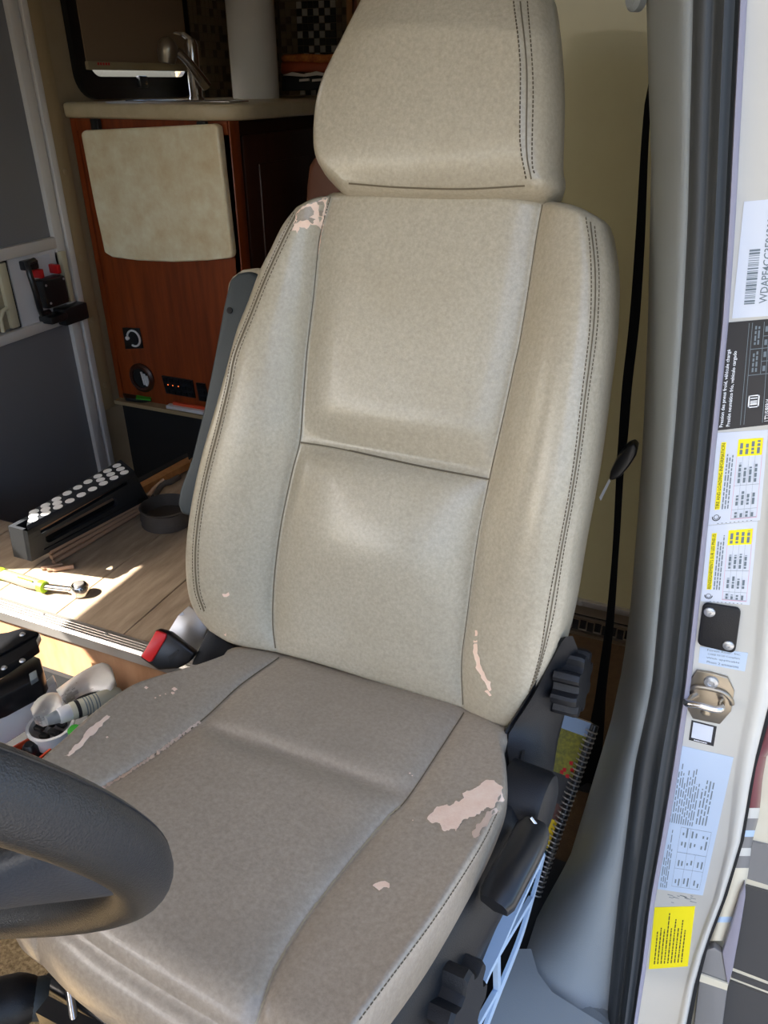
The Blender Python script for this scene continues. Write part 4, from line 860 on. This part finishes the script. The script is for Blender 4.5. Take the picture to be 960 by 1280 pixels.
q = [onz(x, y, .003) for x, y in ((152, 494), (165, 492), (185, 497), (190, 502), (178, 504), (158, 502))]; prism('handle', q, (0, 0, .014), 'black_smooth', e, bevel=.003); q = [onz(x, y, .017) for x, y in ((171, 495), (189, 498), (188, 501), (170, 499))]; prism('insert', q, (0, 0, .004), 'green', e)
# faucet
fb = A(-1.66, 2.36, .942)
fa = empty('kitchen_faucet', fb, 'brushed chrome pull-out kitchen faucet with a lever handle', 'faucet')
lathe('base', fb, (0, 0, 1), [(.026, 0), (.026, .006), (.021, .012), (.02, .10), (.021, .155), (.015, .17), (0, .172)], 'chrome', fa, k=20)
tube('handle', cat_rom([tuple(fb + A(.0, 0, .165)), tuple(fb + A(-.02, -.005, .182)), tuple(fb + A(-.05, -.012, .187))], 8), [.011, .010, .009, .008, .007, .006, .006, .005], 'chrome', fa)
s0, s1, s2 = ony(258, 108, 2.34), ony(236, 78, 2.28), ony(222, 64, 2.25)
tube('spout', cat_rom([tuple(s0), tuple(s1), tuple(s2)], 8), [.017, .017, .016, .015, .014, .013, .013, .013], 'chrome', fa, k=12)
h0 = ony(212, 66, 2.23); lathe('spray_head', h0 + A(0, 0, .035), (-.15, -.1, -1), [(.0, -.006), (.018, 0), (.029, .015), (.030, .035), (.024, .062), (.02, .064), (0, .06)], 'steel', fa, k=20)
sk = box('sink_rim', (-1.80, 2.18, .94), (-1.42, 2.29, .946), 'chrome', bevel=.002, label='thin bright sink rim set in the countertop in front of the faucet', cat='sink')
# paper towel
pb0 = ony(320, 116, 2.72); pb0[2] = .942
pt = empty('paper_towel_roll', pb0, 'white paper towel roll standing on the countertop', 'paper towel')
sp = []
lathe('roll', pb0, (0, 0, 1), [(.081, 0), (.083, .004), (.083, .296), (.081, .3), (.022, .3), (.022, .29)], 'paper', pt, k=40)
slab('loose_sheet', [[pb0 + A(-.080 * math.cos(a) - .003 * k / 6, -.084 * math.sin(a) - .002 * k, z) for k, a in enumerate(np.linspace(.5, .0, 7))] for z in (.298, .004)], (-.001, -.001, 0), 'paper', pt, smooth=True, ang=60)
# bread on the counter
bd = empty('bread_loaf', A(-1.55, 2.95, .942), 'bagged loaf of bread with orange wrapper on the countertop', 'bread')
def ob(name, px, Y, t, m, par, **k): return prism(name, [ony(x, y, Y) for x, y in px], (0, t, 0), m, par, **k)
ob('tray', [(352, 114), (430, 110), (430, 92), (352, 95)], 2.86, .12, 'well_black', bd, bevel=.006)
ob('wrapper', [(350, 93), (372, 90), (400, 91), (428, 89), (428, 75), (400, 78), (372, 76), (350, 77)], 2.85, .12, 'bread_side', bd, bevel=.01, seg=3)
ob('crust', [(350, 78), (372, 77), (400, 79), (428, 76), (428, 66), (405, 68), (380, 67), (350, 68)], 2.845, .12, 'bread', bd, bevel=.012, seg=3)
ob('wrapper_edge', [(353, 94), (365, 90), (380, 93), (395, 89), (408, 92), (408, 95), (395, 94), (380, 96), (365, 95)], 2.84, .01, 'bag_white', bd)
for x in (374, 390): ob('label', [(x, 99), (x + 12, 98), (x + 12, 101), (x, 102)], 2.852, .01, 'bag_white', bd)
# mosaic backsplash
YT = 3.36
ws = box('wall_splash', (XW + .006, 2.68, .942), (XW + .010, YT, 1.42), 'grout', kind='structure'); wb = box('wall_splash_back', (XW + .006, YT, .942), (-1.2, YT + .02, 1.42), 'grout', kind='structure')
V = []; Fc = []; fm = []
for i in range(26):
    for j in range(16):
        y0, z0 = 2.684 + i * .026, .944 + j * .026; o = len(V); V += boxv((XW + .010, y0, z0), (XW + .0125, y0 + .0235, z0 + .0235)); Fc += [tuple(q + o for q in f) for f in BF]; fm += [0 if (i * 7 + j * 3 + (i * j) % 5) % 3 else 1] * 6
mk('mosaic_tiles', V, Fc, ['tile_beige', 'tile_brown'], ws, kind='stuff', fmat=fm)
tm = {}
for i in range(19):
    for j in range(13):
        x0, z0 = XW + .014 + i * .0262, .944 + j * .0262
        if x0 > -1.43: continue
        chk = 3 <= i <= 9
        m = ('tile_light' if (i + j) % 2 and (i * 5 + j * 3) % 7 < 5 else 'tile_dark') if chk else ('tile_beige' if (i + 2 * j) % 3 else 'tile_brown')
        if m not in tm:
            tm[m] = box('tile', (x0, YT - .0035, z0), (x0 + .0238, YT, z0 + .0238), m, wb, bevel=.0008, seg=1)
        else:
            c = tm[m].copy(); COL.objects.link(c); c.parent = wb; c.location = Vector((x0 + .0119, YT - .00175, z0)) - ORG[wb.name]
# tall pantry with pale stiles beside the counter, upper cabinet above the sink
pn = empty('tall_cabinet', (-1.2, 3.3, 0), 'tall pantry cabinet with pale wood stiles behind the headrest', 'cabinet')
pX = lambda x: ony(x, 10, 3.05)[0]
box('stile', (pX(433), 3.05, .95), (pX(440), 3.09, 1.75), 'pine', pn); box('side_panel', (pX(441), 3.06, .95), (pX(448), 3.3, 1.75), 'cherry', pn); box('stile', (pX(449), 3.03, .95), (pX(462), 3.09, 1.75), 'pine', pn); box('door', (pX(462), 3.06, .95), (-1.0, 3.1, 1.75), 'cherry', pn)
box('carcass', (-1.28, 3.10, 0), (-.95, 4.3, 1.74), 'cherry_dark', pn)
# brown leather seat back beyond the driver's seat
lb = empty('dinette_seat', (-.85, 2.0, 0), 'brown leather seat back peeking out left of the headrest', 'seat')
prism('seat_back', [ony(x, y, 1.95) for x, y in ((380, 262), (381, 235), (384, 208), (390, 196), (405, 191), (560, 188), (575, 200), (575, 500), (400, 500))], (0, .10, 0), 'brown_leather', lb, bevel=.02, seg=3)
box('base', (-1.0, 1.95, 0), (-.66, 2.4, .42), 'brown_leather', lb, bevel=.02)

# ------------------------------------------------------------------ things on the floor
# folding step stool
so_ = A(-1.300, 1.06, 0)
st = empty('step_stool', (-1.30, 1.22, 0), 'black folding step stool with white grip dots on its top', 'stool')
def sq(px, z): return [onz(x, y, z) for x, y in px]
ZT = .165
top = sq([(33, 657), (36, 640), (151, 574), (168, 588)], ZT)
prism('top', top, (0, 0, -.016), 'stool_black', st, bevel=.002)
ttop = bpy.data.objects['top']
def tp(u, v, h=0): return (1 - u) * ((1 - v) * top[0] + v * top[1]) + u * ((1 - v) * top[3] + v * top[2]) + A(0, 0, h)
for i in range(9):
    for j in range(3):
        if j == 1 and 3 <= i <= 5: continue
        c = tp((i + .5) / 9 * .97, .16 + .30 * j); n_ = 12
        prism('grip_dot', [c + A(.0095 * math.cos(a), .0115 * math.sin(a), 0) for a in np.linspace(0, 2 * np.pi, n_, endpoint=False)], (0, 0, .0012), 'dot_white', ttop)
# front panel with a long handle slot: frame pieces around the opening
fT0, fT1 = onz(34, 664, ZT - .012), onz(168, 590, ZT - .012); fB0, fB1 = onz(40, 702, .03), onz(186, 624, .03)
fp = lambda u, v: (1 - u) * ((1 - v) * fB0 + v * fT0) + u * ((1 - v) * fB1 + v * fT1)
hole = [(.16 + .035 * math.cos(a) + (.0 if math.cos(a) < 0 else .56), .46 + .16 * math.sin(a)) for a in np.linspace(math.pi / 2, math.pi * 2.5, 24, endpoint=False)]
hl = [(u, v) for u, v in hole]
outer = []
for u, v in hl:
    dx, dy = u - .44, v - .46; s = min(.5 * 1.0 / abs(dx) if abs(dx) > 1e-6 else 9, .5 / abs(dy) if abs(dy) > 1e-6 else 9); s1 = min(((1 - .44) if dx > 0 else .44) / max(abs(dx), 1e-6), ((1 - .46) if dy > 0 else .46) / max(abs(dy), 1e-6)); outer.append((.44 + dx * s1, .46 + dy * s1))
n = len(hl); off_ = A(-.012, 0, 0); V = [fp(*p) for p in hl] + [fp(*p) for p in outer]; V += [p + off_ for p in V]
Fc = []
for i in range(n):
    j = (i + 1) % n; Fc += [(i, j, n + j, n + i), (2 * n + i, 3 * n + i, 3 * n + j, 2 * n + j), (i, 2 * n + i, 2 * n + j, j), (n + i, n + j, 3 * n + j, 3 * n + i)]
mk('side_panel', V, Fc, 'stool_black', st)
cn = [(0, 0), (1, 0), (1, 1), (0, 1)]
for (u0, v0, u1, v1) in ((0, .86, 1, 1), (0, 0, .10, 1), (.90, 0, 1, 1), (0, 0, 1, .16)): prism('panel_edge', [fp(u0, v0), fp(u1, v0), fp(u1, v1), fp(u0, v1)], (-.013, 0, 0), 'stool_black', st)
prism('end_panel', [fp(0, 0), fp(0, 1), fp(0, 1) + A(-.055, .0, 0), fp(0, 0) + A(-.055, 0, 0)], (0, .008, 0), 'stool_black', st); prism('end_panel', [fp(1, 0), fp(1, 1), fp(1, 1) + A(-.055, .0, 0), fp(1, 0) + A(-.055, 0, 0)], (0, -.008, 0), 'stool_black', st)
for k, (v0, m) in enumerate(((.50, 'stool_brown'), (.30, 'stool_brown'))):
    a, b = fp(.1, v0), fp(.9, v0 + .02); prism('fold_leg', [a + A(-.03, 0, 0), b + A(-.03, 0, 0), b + A(-.03, 0, .012), a + A(-.03, 0, .012)], (-.008, 0, 0), m, st)
prism('inner_panel', [fp(.02, .02) + A(-.045, 0, 0), fp(.98, .02) + A(-.045, 0, 0), fp(.98, .98) + A(-.045, 0, 0), fp(.02, .98) + A(-.045, 0, 0)], (-.012, 0, 0), 'stool_black', st)
for k, (x0, y0, x1, y1, z) in enumerate(((62, 691, 186, 624, .027), (64, 697, 182, 631, .018), (67, 703, 177, 638, .008))):
    a, b = onz(x0, y0, z), onz(x1, y1, z); tube('fold_rail', [a, b], .0068, 'stool_brown', st, k=6)
for x, y in ((52, 706), (59, 708), (66, 708)): a = onz(x, y + 4, .006); tube('foot', [a, a + A(.035, .03, 0)], .006, 'stool_brown', st, k=6)
for x, y in ((94, 670), (128, 652)): lathe('pin', onz(x, y, .02), (1, 0, 0), [(.009, 0), (.009, .006), (.005, .007)], 'stool_brown', st, k=12)
tube('hinge_rod', [onz(186, 622, .02), onz(192, 612, .03), onz(206, 600, .05)], .007, 'stool_brown', st, k=8)
# round rubber cup (collar) next to it
pcn = onz(207, 655, 0); pcn = A(pcn[0], pcn[1] + .01, 0)
lathe('rubber_cup', pcn, (0, 0, 1), [(.058, .0), (.066, .004), (.064, .02), (.067, .022), (.062, .045), (.066, .05), (.062, .052), (.056, .02), (.0, .015)], 'pot_rubber', label='dark grey ribbed rubber cup on the floor beside the step stool', cat='rubber cup', k=32)
e = empty('wooden_strip', onz(215, 590, .02), 'pale wooden strip leaning at the stairwell edge behind the seat', 'strip')
prism('board', [onz(x, y, .03) for x, y in ((172, 603), (235, 571), (237, 578), (176, 610))], (0, 0, -.02), 'pine', e); prism('dark_edge', [onz(x, y, .032) for x, y in ((168, 600), (234, 566), (235, 570), (172, 604))], (0, 0, -.02), 'well_black', e)
tube('bent_bracket', cat_rom([tuple(onz(192, 622, .03)), tuple(onz(203, 606, .045)), tuple(onz(214, 602, .05)), tuple(onz(224, 596, .05))], 10), .008, 'pot_rubber', e, k=8)
# ratchet wrench
rz = .016
rw = empty('ratchet_wrench', onz(60, 735, 0), 'chrome ratchet wrench with a clear and lime green grip on the sunlit floor', 'wrench')
rp = lambda x, y, z=rz: onz(x, y, z)
tube('grip', cat_rom([tuple(rp(-30, 712)), tuple(rp(-8, 716)), tuple(rp(4, 718)), tuple(rp(30, 726)), tuple(rp(54, 733))], 14), [.008, .010, .0115, .012, .012, .012, .0125, .013, .013, .0135, .0135, .013, .012, .0105], 'grip_clear', rw, k=14)
tube('green_band', [rp(0, 716), rp(5, 718)], .0135, 'lime', rw, k=14); tube('green_band', [rp(50, 732), rp(56, 734)], .0135, 'lime', rw, k=14)
tube('grip_print', [rp(22, 721.5, .0285), rp(40, 727, .0285)], .002, 'lime', rw, k=6)
tube('shaft', [rp(54, 733), rp(90, 737)], [.0075, .006], 'chrome', rw, k=12)
hc = rp(100, 737, .014); lathe('head', hc + A(0, 0, -.012), (0, 0, 1), [(.010, 0), (.019, .003), (.020, .02), (.016, .026), (.0, .027)], 'chrome', rw, k=24); lathe('dial', hc + A(0, 0, .014), (0, 0, 1), [(.011, 0), (.011, .003), (.007, .004)], 'alu', rw, k=18); tube('neck', [rp(86, 737), rp(96, 737)], [.007, .012], 'chrome', rw, k=10)
# seat belt buckle + metal bracket beside the seat
bu = empty('belt_buckle', dep(240, 840, 1.14), 'black seat belt buckle with a red release button', 'buckle')
bx = lambda x, y, d=1.12: dep(x, y, d)
prism('housing', [bx(x, y) for x, y in ((174, 822), (195, 787), (212, 792), (244, 817), (236, 829), (222, 836), (197, 838), (184, 829))], tuple(FW * .022), 'black_smooth', bu, bevel=.004, seg=3)
prism('release_button', [bx(x, y, 1.116) for x, y in ((176, 821), (195, 788), (208, 793), (207, 798), (190, 827), (186, 828))], tuple(FW * .01), 'red_button', bu, bevel=.002)
prism('emblem', [bx(x, y, 1.1185) for x, y in ((210, 821), (222, 812), (224, 814), (212, 829))], tuple(FW * .002), 'black_plastic', bu)
prism('strap_guide', [bx(x, y, 1.13) for x, y in ((238, 832), (258, 790), (262, 783), (272, 795), (300, 812), (262, 830))], tuple(FW * .03), 'black_plastic', bu, bevel=.004)
br = prism('metal_bracket', [dep(x, y, 1.20) for x, y in ((207, 795), (222, 770), (236, 757), (262, 780), (254, 800), (242, 826), (228, 806))], tuple(FW * .004), 'alu', label='bent silver metal bracket beside the red buckle', cat='bracket', bevel=.001)
prism('tag', [dep(x, y, 1.198) for x, y in ((224, 768), (228, 765), (230, 768), (226, 770))], tuple(FW * .001), 'sticker_white', br)
# clutter in the gap between the cab seats
ZF = ZCAB
gb = box('storage_box', (-1.50, .60, ZF), (-.70, .90, ZF + .02), 'well_black', label='black open storage tray on the cab floor between the seats', cat='tray', bevel=.003)
for a, b in (((-1.50, .60, ZF), (-1.49, .90, ZF + .09)), ((-.71, .60, ZF), (-.70, .90, ZF + .09)), ((-1.50, .89, ZF), (-.70, .90, ZF + .09)), ((-1.50, .60, ZF), (-.70, .61, ZF + .09))): box('tray_wall', a, b, 'well_black', gb)
def blk(name, px, z, h, m, par=None, **k): return prism(name, [onz(x, y, z) for x, y in px], (0, 0, -h), m, par, **k)
e = empty('black_device', onz(20, 850, -.15), 'stack of black plastic device parts with a raised tray at the far left', 'device')
blk('upper_tray', [(-60, 830), (0, 818), (50, 790), (46, 800), (48, 806), (0, 838), (-60, 860)], .03, .02, 'black_smooth', e, bevel=.003); blk('lid', [(-60, 800), (10, 790), (26, 785), (48, 790), (0, 818), (-60, 834)], .035, .006, 'black_plastic', e, bevel=.002)
blk('body', [(-60, 866), (0, 848), (40, 818), (50, 822), (54, 838), (50, 846), (0, 872), (-60, 892)], .0, .05, 'black_smooth', e, bevel=.004); blk('port', [(36, 842), (45, 837), (47, 846), (38, 852)], .004, .01, 'ink_grey', e, bevel=.001)
for x, y in ((28, 793), (28, 826), (5, 835)): lathe('screw', onz(x, y, .037), (0, 0, 1), [(.006, 0), (.004, .003)], 'screw', e, k=10)
blk('white_box', [(-60, 905), (0, 888), (40, 868), (66, 842), (70, 852), (40, 876), (0, 900), (-60, 930)], -.05, .06, 'white_plastic', None, label='long white plastic box edge under the black device', cat='box', bevel=.003)
blk('blue_paper', [(10, 866), (22, 852), (42, 858), (34, 866), (20, 874)], -.04, .002, 'sticker_blue', None, label='scrap of pale blue paper by the black device', cat='paper')
# bucket with odds and ends
bc = onz(66, 917, -.10); bc = A(bc[0], bc[1], ZF + .02)
e = empty('white_bucket', bc, 'small white tub holding black clips beside the cushion', 'tub')
lathe('tub', bc, (0, 0, 1), [(.030, 0), (.033, .004), (.041, .098), (.044, .10), (.044, .104), (.038, .104), (.037, .09), (.031, .012), (0, .01)], 'white_plastic', e, k=32)
cl = empty('black_clips', bc + A(0, 0, .08), 'black clips heaped inside the white tub', 'clips')
for k in range(9):
    a = k * 2.4; p = bc + A(.02 * math.cos(a), .02 * math.sin(a), .085 + .003 * k); box('clip', tuple(p - A(.009, .006, .004)), tuple(p + A(.009, .006, .006)), 'black_smooth', cl, bevel=.002)
p = onz(93, 912, .0); lathe('green_cap', p, (0, 0, 1), [(.011, -.02), (.012, .0), (.009, .004)], 'green', label='small bright green cap beside the white tub', cat='cap', k=16)
# spray bottle lying on its side
sp_ = empty('spray_bottle', onz(90, 890, -.02), 'small white spray bottle with a printed label lying on its side', 'bottle')
ax0, ax1 = onz(58, 901, .015), onz(146, 868, .0); d = ax1 - ax0
pr = lambda s: ax0 + d * s
tube('nozzle', [pr(0), pr(.05), pr(.16)], [.009, .010, .012], 'clear_grey', sp_, k=16); tube('collar', [pr(.16), pr(.18), pr(.30), pr(.33)], [.013, .0145, .0155, .015], 'white_plastic', sp_, k=20)
tube('label_body', [pr(.33), pr(.36), pr(1.0), pr(1.06)], [.015, .0165, .0165, .010], 'bottle_label', sp_, k=24); tube('dark_band', [pr(.40), pr(.45)], .0168, 'ink', sp_, k=24)
for s in (.52, .56, .60, .66, .70): tube('print_line', [pr(s), pr(s + .015)], .0167, 'ink_grey', sp_, k=24)
# crumpled translucent plastic
def crumple(name, px, z0, m, label, cat, amp=.012, n=12):
    L = cat_rom(px[0], n); R = cat_rom(px[1], n); rows = []
    for i in range(n):
        r = []
        for s in np.linspace(0, 1, n): x, y = L[i] * (1 - s) + R[i] * s; r.append(onz(x, y, z0 + amp * math.sin(4 * s + i * .45) + RNG.normal() * amp * .06 + .02 * math.sin(math.pi * s)))
        rows.append(r)
    slab(name, rows, (0, 0, -.0012), m, label=label, cat=cat, smooth=True)
crumple('plastic_sheet', ([(70, 862), (92, 846), (112, 834), (130, 828), (140, 835)], [(82, 880), (104, 868), (122, 864), (138, 868), (146, 856)]), .0, 'plastic_bag', 'crumpled translucent plastic sheet above the spray bottle', 'plastic sheet')
crumple('plastic_wrap', ([(38, 886), (46, 874), (60, 866), (76, 866)], [(44, 904), (56, 908), (68, 896), (80, 884)]), -.01, 'plastic_bag', 'smaller piece of translucent plastic hanging over the white tub', 'plastic wrap', n=10)
e = empty('orange_box', onz(40, 940, -.12), 'open orange-red box with black contents next to the cushion', 'box')
ob0 = [(14, 934), (36, 922), (64, 936), (40, 956)]
q = [onz(x, y, -.10) for x, y in ob0]; c = sum(q) / 4
for a, b in zip(q, q[1:] + q[:1]):
    i_ = (c - a) * .12; j_ = (c - b) * .12; prism('box_wall', [a, b, b + j_, a + i_], (0, 0, -.06), 'orange_red', e)
prism('contents', [p + (c - p) * .14 + A(0, 0, -.012) for p in q], (0, 0, -.04), 'well_black', e); lathe('knob', c + A(-.0, 0, -.012), (0, 0, 1), [(.014, 0), (.014, .02), (.009, .026)], 'black_smooth', e, k=14)
